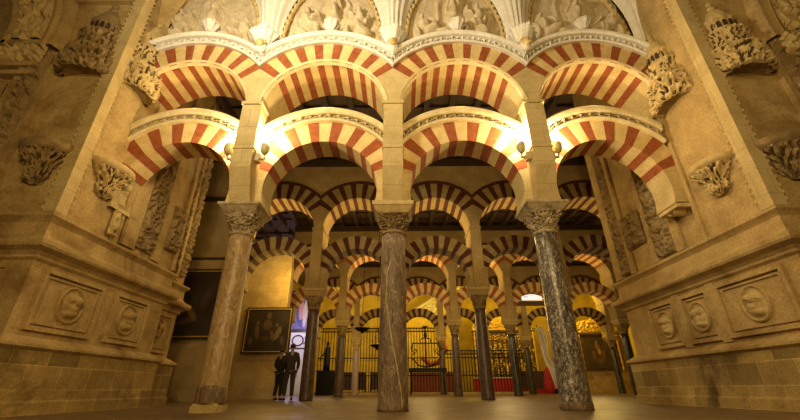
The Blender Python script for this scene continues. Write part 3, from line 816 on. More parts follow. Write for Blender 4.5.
medallion(-1, XL, 6.42, 1.62, .27, 'round medallion with a carved bust, nearest on the left pedestal', 1)
medallion(-1, XL, 7.86, 1.62, .27, 'round medallion with a carved bust, middle one on the left pedestal', -1)
medallion(-1, XL-.38, 9.52, 1.66, .26, 'round medallion with a carved bust, farthest on the left pedestal', 1)
medallion(1, XR, 5.96, 1.50, .255, 'round medallion with a carved bust, nearest on the right pedestal', -1)
medallion(1, XR, 7.17, 1.50, .245, 'round medallion with a carved bust, middle one on the right pedestal', 1)
medallion(1, XR, 8.15, 1.50, .245, 'round medallion with a carved bust, farthest on the right pedestal', -1)

# corbels and canopies
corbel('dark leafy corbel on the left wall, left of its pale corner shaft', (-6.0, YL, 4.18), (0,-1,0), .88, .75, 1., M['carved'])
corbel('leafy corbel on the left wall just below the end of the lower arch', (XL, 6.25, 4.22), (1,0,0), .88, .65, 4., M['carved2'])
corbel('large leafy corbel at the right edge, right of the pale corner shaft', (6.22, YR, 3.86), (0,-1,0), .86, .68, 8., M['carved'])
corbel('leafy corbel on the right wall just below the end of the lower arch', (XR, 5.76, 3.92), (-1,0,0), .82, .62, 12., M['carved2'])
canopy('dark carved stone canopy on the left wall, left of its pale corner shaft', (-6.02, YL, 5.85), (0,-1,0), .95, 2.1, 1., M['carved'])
canopy('bright carved stone canopy on the left wall beside the end of the upper arch', (XL, 6.12, 5.95), (1,0,0), .86, 2.3, 5., M['carved2'])
canopy('carved stone canopy on the right wall, right of its pale corner shaft', (6.30, YR, 5.32), (0,-1,0), .92, 1.95, 9., M['carved2'])
canopy('carved stone canopy on the right wall beside the end of the upper arch', (XR, 5.95, 5.45), (-1,0,0), .88, 2.0, 13., M['carved2'])

# carved strips on the walls
def strip(parent, o, u, n, w, h, seed, mat, amp=.055, s=6.5, res=.02):
    mb = MB(); relief(mb, o, u, (0,0,1), n, w, h, lambda x, z: foliage(x, z, s, seed), amp*1.35, res); return mb.build('carved_strip', mat, parent)
def fil(parent, x0, x1, y0, y1, z0, z1, mat='wall', name='fillet'):
    mb = MB(); mb.box(min(x0,x1), max(x0,x1), y0, y1, z0, z1); return mb.build(name, M[mat], parent)
# left side face beyond the arcade
strip(wL, (XL+.03, 6.62, 3.0), (0,1,0), (1,0,0), .16, 1.35, 5., M['carved2'])
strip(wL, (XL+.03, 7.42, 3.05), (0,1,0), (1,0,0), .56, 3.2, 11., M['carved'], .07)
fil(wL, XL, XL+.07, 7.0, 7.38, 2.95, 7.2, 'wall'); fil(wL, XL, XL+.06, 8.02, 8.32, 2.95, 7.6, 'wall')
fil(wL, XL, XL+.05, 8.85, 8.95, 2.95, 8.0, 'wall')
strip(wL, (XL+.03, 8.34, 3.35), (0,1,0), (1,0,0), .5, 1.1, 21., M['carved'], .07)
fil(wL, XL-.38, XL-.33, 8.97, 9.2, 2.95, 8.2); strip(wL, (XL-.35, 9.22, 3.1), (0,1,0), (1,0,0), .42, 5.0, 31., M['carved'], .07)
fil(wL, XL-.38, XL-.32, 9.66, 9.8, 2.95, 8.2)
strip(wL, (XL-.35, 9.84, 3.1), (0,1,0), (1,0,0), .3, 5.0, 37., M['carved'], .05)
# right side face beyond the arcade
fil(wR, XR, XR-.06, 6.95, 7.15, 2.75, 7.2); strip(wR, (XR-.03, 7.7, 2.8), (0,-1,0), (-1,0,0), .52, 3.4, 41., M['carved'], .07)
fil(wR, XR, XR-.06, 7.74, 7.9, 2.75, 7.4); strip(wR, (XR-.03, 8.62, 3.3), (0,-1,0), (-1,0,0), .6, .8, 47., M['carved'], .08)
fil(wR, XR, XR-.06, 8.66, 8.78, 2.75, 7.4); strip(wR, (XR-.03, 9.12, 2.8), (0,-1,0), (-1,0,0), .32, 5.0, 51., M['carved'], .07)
fil(wR, XR, XR-.07, 9.16, 9.46, 2.75, 8.0)
# scroll ending under the right lower arch
mb = MB()
def scr(u, v):
    a = 2*pi*u*1.2; r = .05+.10*(1-u); return (XR-.02-.26*v, 6.72+r*cos(a), 3.42+r*sin(a))
mb.grid(30, 6, scr, 0, True); mb.box(XR-.3, XR+.02, 6.45, 7.0, 3.42, 3.52); mb.build('scroll', M['carved2'], wR)
# outward faces: carved strip, frieze, panel, big arch with carved archivolt
for sg, X, Y, w, zz in ((-1, XL, YL, wL, 1.0), (1, XR, YR, wR, .94)):
    n = (0,-1,0)
    xs = X+sg*1.22
    fil(w, xs-.05, xs+.05, Y-.07, Y+.02, 2.92*zz, 6.1*zz, 'wall')
    a = X+sg*1.50
    strip(w, (a-.17, Y-.03, 3.0*zz), (1,0,0), n, .34, 3.4, 61.+sg, M['carved'], .08)
    xs = X+sg*1.78; fil(w, xs-.06, xs+.06, Y-.07, Y+.02, 2.92*zz, 6.1*zz, 'wall')
    x0, x1 = sorted((X+sg*1.95, X+sg*4.2))
    strip(w, (x0, Y-.03, 3.6*zz), (1,0,0), n, x1-x0, 2.1*zz, 71.+sg, M['carved'], .09, 4.5)
    for z0 in (5.80, 6.02, 6.62): fil(w, X+sg*1.45, X+sg*4.6, Y-.14, Y+.02, z0*zz, (z0+.1)*zz, 'wall', 'entablature')
    fil(w, X+sg*1.5, X+sg*4.6, Y-.11, Y+.02, 6.1*zz, 6.64*zz, 'carved', 'frieze_ground')
    strip(w, (min(X+sg*1.45, X+sg*4.6), Y-.10, 6.13*zz), (1,0,0), n, 3.15, .42, 81.+sg, M['carved2'], .10, 7)
    # archivolt: bands around a centre out to the side
    cx = X+sg*4.25; cz = 6.75*zz
    mb = MB()
    prof = [(1.75,-.0),(1.75,-.10),(1.82,-.14),(1.90,-.14),(1.93,-.05)]
    prof2 = [(2.62,-.05),(2.64,-.16),(2.72,-.18),(2.78,-.12),(2.86,-.2),(2.95,-.2),(3.02,-.02),(3.02,.02)]
    for pf in (prof, prof2):
        def fn(u, v, pf=pf):
            k = v*(len(pf)-1); j = min(int(k), len(pf)-2); tt = k-j
            r = pf[j][0]*(1-tt)+pf[j+1][0]*tt; yy = pf[j][1]*(1-tt)+pf[j+1][1]*tt
            aa = -.07+(pi+.14)*u; return (cx+r*cos(aa), Y+yy, cz+r*sin(aa)*1.15)
        mb.grid(64, (len(pf)-1), fn, 0, False)
    mb.build('archivolt_molding', M['wall'], w)
    mb = MB()
    def fc(u, v):
        aa = pi*u; r = 1.93+.69*v
        h = foliage((v-.5)*.69, aa*2.2, 4.2, 91.+sg)*.13 if 0 < v < 1 else 0
        return (cx+r*cos(aa), Y-.03-h, cz+r*sin(aa)*1.15)
    mb.grid(300, 36, fc, 0, True); mb.build('archivolt_carving', M['carved2'], w)
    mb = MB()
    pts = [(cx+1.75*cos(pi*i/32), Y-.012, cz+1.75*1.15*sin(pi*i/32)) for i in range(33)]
    mb.face(pts); mb.build('shadowed_niche', M['carved'], w)  # flat dark face painted for the shade inside the arch
    # little winged head beside the arch
    xx = X+sg*1.25
    mb = MB(); mb.blob((xx, Y-.08, 8.2*zz), (.11,.10,.12), nu=16, nv=10)
    for s_ in (-1, 1):
        for q in range(4): mb.blob((xx+s_*(.16+.07*q), Y-.05, (8.22-.02*q)*zz), (.09,.04,.045), nu=10, nv=6, rot=Matrix.Rotation(.3*s_*q*.4, 3, 'Y'))
    mb.build('winged_head', M['carved2'], w)
    fil(w, X+sg*.2, X+sg*1.4, Y-.06, Y+.02, 7.98*zz, 8.08*zz, 'wall', 'cap_band')
    fil(w, X+sg*.2, X+sg*1.4, Y-.10, Y+.02, 8.6*zz, 8.7*zz, 'wall', 'cap_band')

# ------------------------------------------------------------------ four spotlights on the piers
def spot_lamp(x, sg, label):
    t = thing('spotlight', label, 'lamp', (x, 6.22, 4.40), 0, 'spotlights on the piers')
    mb = MB(); mb.box(-.10 if sg > 0 else -.02, .02 if sg > 0 else .10, -.02, .02, -.02, .02)
    mb.tube([(0,0,0),(0,-.03,.08)], .018, 8); mb.build('bracket', M['lampshell'], t)
    mb = MB(); mb.box(-.16 if sg > 0 else .08, -.08 if sg > 0 else .16, -.07, .07, -.08, .09); mb.build('mount_box', M['lampshell'], t)
    mb = MB(); mb.lathe([(.016,0),(.055,.03),(.083,.09),(.09,.17),(.076,.25),(.04,.285),(.005,.29)], 20, c=(.0,-.04,.06)); mb.build('housing', M['lampshell'], t)
for x, sg, lab in ((-2.88-.36,-1,'egg shaped spotlight on the left side of the left pier'), (-2.88+.36,1,'egg shaped spotlight on the right side of the left pier'),
                   (2.88-.36,-1,'egg shaped spotlight on the left side of the right pier'), (2.88+.36,1,'egg shaped spotlight on the right side of the right pier')):
    spot_lamp(x, sg, lab)

# ------------------------------------------------------------------ paintings
def canvas(mb_name, w, h, fn, parent, y=-.03, z0=0, res=.03, mat=None):
    nu = int(w/res); nv = int(h/res); mb = MB()
    mb.grid(nu, nv, lambda u, v: ((u-.5)*w, y, z0+v*h), 0, False)
    o = mb.build(mb_name, mat or M['paint'], parent)
    ca = o.data.color_attributes.new('paint', 'FLOAT_COLOR', 'POINT')
    for j in range(nv+1):
        for i in range(nu+1):
            c = fn(i/nu-.5, j/nv); ca.data[j*(nu+1)+i].color = (c[0], c[1], c[2], 1)
    return o
def frame_mb(w, h, fw, d=.06):
    mb = MB()
    for (a, b, c, e) in ((-w/2-fw, w/2+fw, -fw, 0), (-w/2-fw, w/2+fw, h, h+fw), (-w/2-fw, -w/2, 0, h), (w/2, w/2+fw, 0, h)):
        mb.box(a, b, -d, 0, c, e)
    for (a, b, c, e) in ((-w/2-.02, w/2+.02, -.025, 0), (-w/2-.02, w/2+.02, h, h+.025), (-w/2-.025, -w/2, 0, h), (w/2, w/2+.025, 0, h)):
        mb.box(a, b, -d-.015, -d, c, e, 1)
    return mb
def dark_scene(figs, bg=(.030,.020,.012)):
    def f(u, v):
        n = .5+.5*noise.noise(Vector((u*4, v*4, 3.)))
        c = [bg[i]*(.6+1.2*n) for i in range(3)]
        for (cx, cz, rx, rz, rot, colr) in figs:
            dx = u-cx; dz = v-cz; a = (dx*cos(rot)+dz*sin(rot))/rx; b = (-dx*sin(rot)+dz*cos(rot))/rz
            d = a*a+b*b+.35*noise.noise(Vector((u*14, v*14, cx)))
            if d < 1:
                k = min(1, (1-d)*2.2); c = [c[i]*(1-k)+colr[i]*(.6+.6*n)*k for i in range(3)]
        return c
    return f
def painting(label, loc, w, h, fn, fw=.1, fm=None):
    t = thing('framed_painting', label, 'painting', loc)
    canvas('canvas', w, h, fn, t); frame_mb(w, h, fw).build('frame', [fm or M['frame'], M['gold']], t)
    return t
br = (.17,.105,.05); fl = (.25,.15,.085); wh = (.22,.18,.12)
painting('large dark framed painting of figures, behind the left pedestal', (-7.2, 13.14, 1.95), 2.1, 2.2,
  dark_scene([(-.2,.72,.06,.13,.1,br),(-.2,.86,.03,.04,0,fl),(-.05,.45,.06,.12,.3,(.12,.08,.04)),(.08,.35,.05,.18,.7,br),(.0,.22,.15,.05,.2,(.11,.07,.04)),(-.33,.4,.05,.16,.1,(.08,.06,.04)),(.28,.55,.07,.2,-.2,(.07,.045,.03))]), .1)
painting('dark framed painting of a gathered group, right of the golden column, behind two visitors', (-5.24, 15.86, 1.70), 1.72, 1.62,
  dark_scene([(.0,.85,.06,.09,0,br),(-.02,.62,.12,.14,0,(.12,.08,.05)),(-.25,.45,.06,.2,.1,(.14,.1,.06)),(-.25,.68,.03,.04,0,fl),(.24,.42,.07,.2,-.4,wh),(.2,.62,.03,.04,0,fl),(.12,.35,.05,.14,.3,br),(-.06,.3,.12,.08,0,(.1,.06,.03)),(.36,.25,.05,.12,.2,(.13,.09,.06)),(-.38,.25,.05,.1,0,(.12,.08,.05))]), .09)
# walls for the paintings
mb = MB(); mb.box(-12, -5.76, 13.2, 13.9, 0, CEIL+.3); mb.box(-12, -5.2, 13.05, 13.2, 7.0, 7.14, 1); mb.box(-12,-5.76,13.13,13.2,4.62,4.7,1)
struct(mb.build('wall_left_rear', [M['tan'], M['wood']]), 'tall brown stone wall at the left, beyond the pedestal')
mb = MB(); mb.box(-10, -4.62, 15.9, 16.2, 0, 6.3); mb.box(-4.66, -4.58, 15.84, 16.25, 0, 5.2)
struct(mb.build('wall_left_recess', M['stone']), 'stone wall seen through the left arch of the second row')
mb = MB(); mb.box(-12, -8.9, 16.2, 34.3, 0, CEIL+.3)
struct(mb.build('wall_left_far', M['tan']))
mb = MB(); mb.box(17.0, 17.3, 9.5, 34.3, 0, CEIL+.3)
struct(mb.build('wall_right_far', M['yellow']))
mb = MB(); mb.box(-12, 17.3, 34.0, 34.3, 0, CEIL+.3)
struct(mb.build('wall_back', M['yellow']), 'bright yellow chapel wall at the very back')


# ------------------------------------------------------------------ chapel screen (iron grilles) in the fourth row
YG = 27.55; HG = 4.2
for b in (-1.5, -.5, .5, 1.5, 2.5):
    t = thing('iron_grille', 'black iron grille closing the fourth row, %s' % place_name(b), 'grille', (b*S, YG, 0), 0, 'iron grilles of the chapel screen')
    mb = MB(); x = -HW+.25
    lowr = HG if b < 1 else 2.7
    while x < HW-.2:
        mb.tube([(x,0,.15),(x,0,lowr)], .026, 6); mb.blob((x,0,lowr*.5), (.045,.045,.07), nu=6, nv=4); x += .2
    o = mb.build('bars', M['iron'], t)
    for z in (.15, 1.15, 2.25, lowr-.22, lowr):
        mb = MB(); mb.box(-HW+.2, HW-.2, -.03, .03, z-.035, z+.035); mb.build('rail', M['iron'], t)
    mb = MB()
    x = -HW+.3
    while x < HW-.25:
        mb.tube([(x,0,lowr),(x-.03,0,lowr+.06),(x,0,lowr+.14)], [.012,.018,.003], 5); mb.tube([(x+.06,0,lowr-.2),(x+.10,0,lowr-.11),(x+.06,0,lowr-.03),(x+.02,0,lowr-.11),(x+.06,0,lowr-.2)], .008, 5); x += .2
    mb.build('cresting', M['iron'], t)
    mb = MB(); mb.box(-HW+.15, HW-.15, -.15, .15, 0, .15); mb.build('stone_sill', M['stone'], t)

# ------------------------------------------------------------------ benches inside the chapel
for x, where in ((-3.6,'left'), (-.7,'central'), (9.6,'far right')):
    t = thing('wooden_bench', 'dark wooden bench with a high back, behind the %s grille' % where, 'bench', (x, 28.6, 0), 0, 'chapel benches')
    mb = MB(); mb.box(-1.3,1.3,-.06,.02,.3,1.35); mb.box(-1.34,1.34,-.09,.05,1.35,1.42); mb.build('backrest', M['wood2'], t)
    mb = MB(); mb.box(-1.3,1.3,.0,.5,.44,.5); mb.build('seat', M['wood2'], t)
    for q in (-1.3, 1.22): mb = MB(); mb.box(q,q+.08,-.1,.5,0,1.1); mb.build('end_panel', M['wood'], t)

# ------------------------------------------------------------------ altarpieces
def altarpiece(label, loc, w, h, seed, pic=True, z0=1.0):
    t = thing('altarpiece', label, 'altarpiece', loc, 0)
    mb = MB()
    mb.box(-w/2, w/2, -.08, .25, z0, h*.82)
    mb.box(-w/2-.12, w/2+.12, -.28, .2, z0-.12, z0+.02); mb.box(-w/2-.1, w/2+.1, -.24, .2, h*.82, h*.82+.12)
    mb.build('back_panel', M['wood2'], t)
    for s_ in (-1, 1):
        for q in (0, 1):
            x = s_*(w/2-.08-q*.30)
            if not pic and q: continue
            mb = MB(); hh = h*.82-z0-.04
            def sal(a, z, r): return .02*sin(a*2+z*14)
            mb.lathe([(.06+.0*z, z) for z in [i*hh/40 for i in range(41)]], 14, c=(x,-.18,z0+.02), disp=sal)
            mb.build('twisted_column', M['gold'], t)
    mb = MB()
    def ped(u, v):
        a = pi*u; r = (w/2+.05)*v
        x = r*cos(a); z = h*.82+.1+r*.62*sin(a)
        return (x, -.02-.14*foliage(x, z, 6, seed) if 0 < v < 1 else 0, z)
    mb.grid(60, 30, ped, 0, True); mb.build('crest', M['gold'], t)
    mb = MB(); zz = h*.82+.1+.62*w/2
    for x, z, r in ((0,zz,.12),(-w*.3,zz-.25,.09),(w*.3,zz-.25,.09),(0,zz+.18,.07),(-w*.47,zz-.6,.1),(w*.47,zz-.6,.1)): mb.blob((x,-.05,z), (r,.06,r*1.3))
    mb.build('finial', M['gold'], t)
    if pic:
        pw = w*.50; ph = (h*.82-z0)*.82
        f = dark_scene([(0,.72,.12,.12,0,(.25,.12,.05)),(0,.86,.05,.05,0,(.4,.28,.15)),(-.2,.4,.1,.2,.2,(.18,.1,.05)),(.2,.4,.1,.22,-.2,(.2,.07,.04)),(0,.25,.2,.1,0,(.12,.09,.05)),(.05,.55,.09,.1,0,(.35,.25,.14))], (.05,.035,.018))
        canvas('canvas', pw, ph, f, t, -.12, z0+.2)
    else:
        mb = MB()
        def nich(u, v):
            x = (u-.5)*(w-.4); z = z0+.05+v*(h*.8-z0-.05)
            bx = (x*2.6) % 1; bz = (z*1.0) % 1
            hh = .10*foliage(x, z, 7, seed)
            if .28 < bx < .72 and .12 < bz < .8: hh = -.02
            return (x, -.14-hh, z)
        def nm(u, v):
            return 0 if nich(u, v)[1] < -.175 else 1
        mb.grid(int((w-.4)/.03), int((h*.8-z0)/.03), nich, 0, True, False, nm); mb.build('niche_carving', [M['gold'], M['wood2']], t)
        for q, (x, z) in enumerate(((-w*.26, z0+.25), (0, z0+.3), (w*.26, z0+.25), (0, z0+1.4))):
            mb = MB(); mb.lathe([(.09,0),(.08,.15),(.1,.3),(.07,.42),(.04,.46),(.055,.52),(.05,.58),(.01,.62)], 14, c=(x,-.22,z)); mb.build('statuette', M['gold'], t)
    mb = MB(); mb.box(-w/2-.2, w/2+.2, -.9, .2, 0, z0-.12); mb.build('altar_table', M['redcloth'] if not pic else M['wall'], t)
    mb = MB(); mb.box(-w/2-.24, w/2+.24, -.94, .2, z0-.12, z0-.07); mb.build('altar_top', M['whitecloth'] if not pic else M['stone'], t)
    return t
altarpiece('gilded altarpiece with many niches over a red altar, behind the fourth row', (8.3, 31.5, 0), 4.8, 5.4, 3., False, 1.15)
altarpiece('gilded altarpiece framing a dark painting, at right beside the pedestal', (14.95, 30.3, 0), 3.3, 4.9, 7., True, 1.45)

# pale gabled canopy with a roundel, high behind the central grille
t = thing('chapel_gable', 'pale gabled chapel wall with a round rosette, high behind the central grille', 'gable', (1.9, 32.4, 0))
mb = MB(); F_ = [(-2.6,0),(2.4,0),(2.4,8.15),(-2.6,5.0)]
mb.face([(x,0,z) for x, z in F_]); mb.face([(x,.3,z) for x, z in F_[::-1]])
for i in range(4):
    a = F_[i]; b_ = F_[(i+1) % 4]; mb.face([(a[0],0,a[1]),(a[0],.3,a[1]),(b_[0],.3,b_[1]),(b_[0],0,b_[1])])
mb.build('panel', M['yellow'], t)
mb = MB(); mb.tube([(-2.6,-.05,5.05),(2.4,-.05,8.2)], .13, 8); mb.tube([(-2.6,-.05,4.7),(2.4,-.05,7.85)], .06, 8); mb.build('raking_cornice', M['white'], t)
mb = MB()
mb.grid(32, 6, lambda u, v: (.9+(.5+.06*cos(2*pi*v))*cos(2*pi*u), -.05+.06*sin(2*pi*v), 6.45+(.55+.06*cos(2*pi*v))*sin(2*pi*u)), 0, True, True)
for q in range(6): mb.blob((.9+.26*cos(q*pi/3), -.04, 6.45+.26*sin(q*pi/3)), (.13,.05,.13))
mb.blob((.9,-.06,6.45), (.1,.07,.1)); mb.build('rosette', M['white'], t)
# ------------------------------------------------------------------ things seen between the columns
# violet lit painting of a robed woman and white panel below it, left of the second row column
t = thing('lit_altar_painting', 'violet lit painting of a robed figure, left of the second row column', 'painting', (-7.55, 29.6, 0))
def madonna(u, v):
    n = .5+.5*noise.noise(Vector((u*6, v*6, 9.)))
    c = (.16+.1*n, .13+.08*n, .32+.1*n)
    if ((u-.04)/.2)**2+((v-.42)/.36)**2 < 1: c = (.10,.12,.42)
    if ((u-.02)/.10)**2+((v-.5)/.25)**2 < 1: c = (.62,.36,.42)
    if ((u-.18)/.09)**2+((v-.42)/.34)**2 < 1: c = (.7,.62,.66)
    if ((u)/.075)**2+((v-.80)/.07)**2 < 1: c = (.62,.42,.32)
    if abs(u) > .45 or v < .03: c = (.06,.05,.16)
    return c
canvas('canvas', 1.9, 2.9, madonna, t, -.05, 4.4, .04)
mb = MB(); mb.box(-1.1, 1.1, -.04, .1, 4.25, 7.4); mb.build('backing', M['frame'], t)
mb = MB(); mb.box(-1.1, 1.1, -.05, .1, 0, 4.22); mb.build('white_panel', M['whitecloth'], t)
mb = MB()
def ring(u, v): return ((.40+.05*cos(2*pi*v))*cos(2*pi*u), -.08+.03*sin(2*pi*v), 3.65+(.36+.05*cos(2*pi*v))*sin(2*pi*u))
mb.grid(24, 6, ring, 0, True, True); mb.tube([(.45,-.08,3.4),(.62,-.08,3.65),(.5,-.08,3.9),(.72,-.08,3.85),(.82,-.08,3.5)], .04, 6); mb.tube([(-1,-.08,3.1),(1,-.08,3.1)], .05, 6)
mb.build('scroll_ornament', M['frame'], t)

# hanging dish lamps
def dish_lamp(x, y, z, label):
    t = thing('hanging_lamp', label, 'lamp', (x, y, z), 0, 'hanging dish lamps')
    mb = MB(); mb.lathe([(.02,-.22),(.06,-.20),(.05,-.15),(.20,-.10),(.34,-.02),(.36,.0),(.34,.02),(.30,.0),(.1,-.06),(.01,-.07)], 28); mb.build('dish', M['iron'], t)
    mb = MB()
    for q in range(3):
        a = 2*pi*q/3+.4; mb.tube([(.33*cos(a), .33*sin(a), 0), (0,0,.75)], .008, 5)
    mb.tube([(0,0,.75),(0,0,CEIL+.2-z)], .012, 6); mb.build('chain', M['iron'], t)
    mb = MB()
    for q in range(5):
        a = 2*pi*q/5; mb.lathe([(.018,0),(.025,.05),(.02,.12)], 8, c=(.2*cos(a), .2*sin(a), -.04))
    mb.build('oil_glass', plain('oil_glass_%d' % int(x*10), (.5,.35,.15), .2), t)
dish_lamp(-1.56, 17.2, 2.74, 'black dish lamp hanging on a long chain, just left of the central column')
dish_lamp(-1.0, 19.0, 2.22, 'smaller looking black dish lamp, lower and nearer the central column')

# black processional figure on its base, left part of the screen
t = thing('statue', 'black silhouetted statue with outstretched arm on a dark block, before the left grille', 'statue', (-4.55, 25.6, 0))
mb = MB(); mb.box(-.5,.5,-.4,.4,0,1.35); mb.box(-.55,.55,-.45,.45,1.3,1.4); mb.build('block', M['iron'], t)
mb = MB(); mb.lathe([(.22,1.4),(.2,1.8),(.15,2.3),(.18,2.7),(.08,2.85),(.11,2.95),(.10,3.08),(.01,3.15)], 18); mb.tube([(-.1,0,2.5),(-.38,-.05,2.2),(-.42,-.1,2.0)], .05, 8); mb.build('figure', M['iron'], t)

# scroll-worked iron lectern and altar behind the central grille
t = thing('iron_candelabrum', 'ornate black candelabrum with a crown shaped top behind the central grille', 'candelabrum', (1.75, 26.1, 0))
mb = MB(); mb.box(-.9,.9,-.04,.04,3.0,3.08); mb.tube([(0,0,1.45),(0,0,4.0)], .05, 8)
for s_ in (-1, 1):
    mb.tube([(s_*.85,0,3.0),(s_*.9,0,2.6),(s_*.7,0,2.4),(s_*.6,0,2.6),(s_*.75,0,2.7)], .04, 8); mb.tube([(0,0,1.6),(s_*.5,0,1.7),(s_*.95,0,2.2),(s_*.8,0,2.4)], .045, 8)
    mb.tube([(0,0,3.7),(s_*.18,0,3.85),(s_*.2,0,4.1),(s_*.08,0,4.15)], .035, 8); mb.tube([(0,0,3.4),(s_*.3,0,3.3),(s_*.35,0,3.1)], .035, 8)
mb.blob((0,0,4.05), (.14,.1,.1)); mb.blob((0,0,3.55), (.12,.1,.16)); mb.build('scrollwork', M['iron'], t)
mb = MB(); mb.box(-1.15,1.3,-.06,.06,1.30,1.55); mb.tube([(-1.0,0,0),(-1.0,0,1.4)], .05, 8); mb.tube([(1.1,0,0),(1.1,0,1.4)], .05, 8); mb.build('base_rail', M['iron'], t)
t = thing('altar', 'low altar with red frontal behind the central grille', 'altar', (2.5, 29.4, 0))
mb = MB(); mb.box(-1.6,1.6,-.5,.5,0,1.35); mb.build('frontal', plain('dull_red_frontal', (.35,.10,.05), .7), t)
mb = MB(); mb.box(-1.7,1.7,-.55,.5,1.35,1.45); mb.build('table_top', M['stone'], t)
mb = MB(); mb.tube([(-.9,-.5,2.4),(-.3,-.5,1.9),(.5,-.5,2.1),(.9,-.5,2.9),(.8,-.5,3.4)], [.14,.2,.22,.18,.08], 10); mb.build('red_garland', plain('rose_garland', (.45,.12,.07), .7), t)

# beam with lit white sign, red cloth and white drape on the right
t = thing('lit_sign', 'white lit box sign on a wooden tie beam, left of the dark mottled column', 'sign', (9.05, 25.6, 5.58))
mb = MB(); mb.box(-.72,.62,-.06,.06,.12,.52); mb.build('panel', plain('sign_face', (.85,.85,.85), .5, 0, (1,.98,.95), .75), t)
mb = MB(); mb.tube([(-.58,-.07,.40),(-.52,-.07,.28),(-.46,-.07,.38),(-.40,-.07,.28),(-.34,-.07,.40)], .014, 5); mb.build('lettering', M['iron'], t)
mb = MB(); mb.box(-1.5,1.4,-.1,.1,-.24,.04); mb.build('tie_beam', M['wood2'], t)
t = thing('white_drape', 'tall white draped banner leaning behind the dark mottled column', 'drape', (11.0, 28.2, 0))
mb = MB()
def dr(u, v):
    z = .3+v*4.0; return (-.25-.75*v+.05*v*v+(u-.5)*(.62-.1*v)+.16*sin(v*9)*(1 if u > .5 else .3), .07*sin(u*22), z)
mb.grid(24, 40, dr, 0, True); mb.build('cloth', M['whitecloth'], t)
mb = MB(); mb.tube([(-.2,.1,0),(-1.05,.1,4.5)], .04, 8); mb.tube([(-1.4,.1,4.2),(-.7,.1,4.35)], .03, 8); mb.build('pole', M['wood'], t)
t = thing('red_draped_chair', 'bright red draped kneeler below the white drape', 'kneeler', (9.75, 27.0, 0))
mb = MB()
mb.lathe([(.30,.0),(.33,.4),(.27,.8),(.18,1.25),(.13,1.5),(.02,1.62)], 28, disp=lambda a, z, r: .03*sin(a*7)*(1.5-z)); mb.build('cloth', M['redcloth'], t)

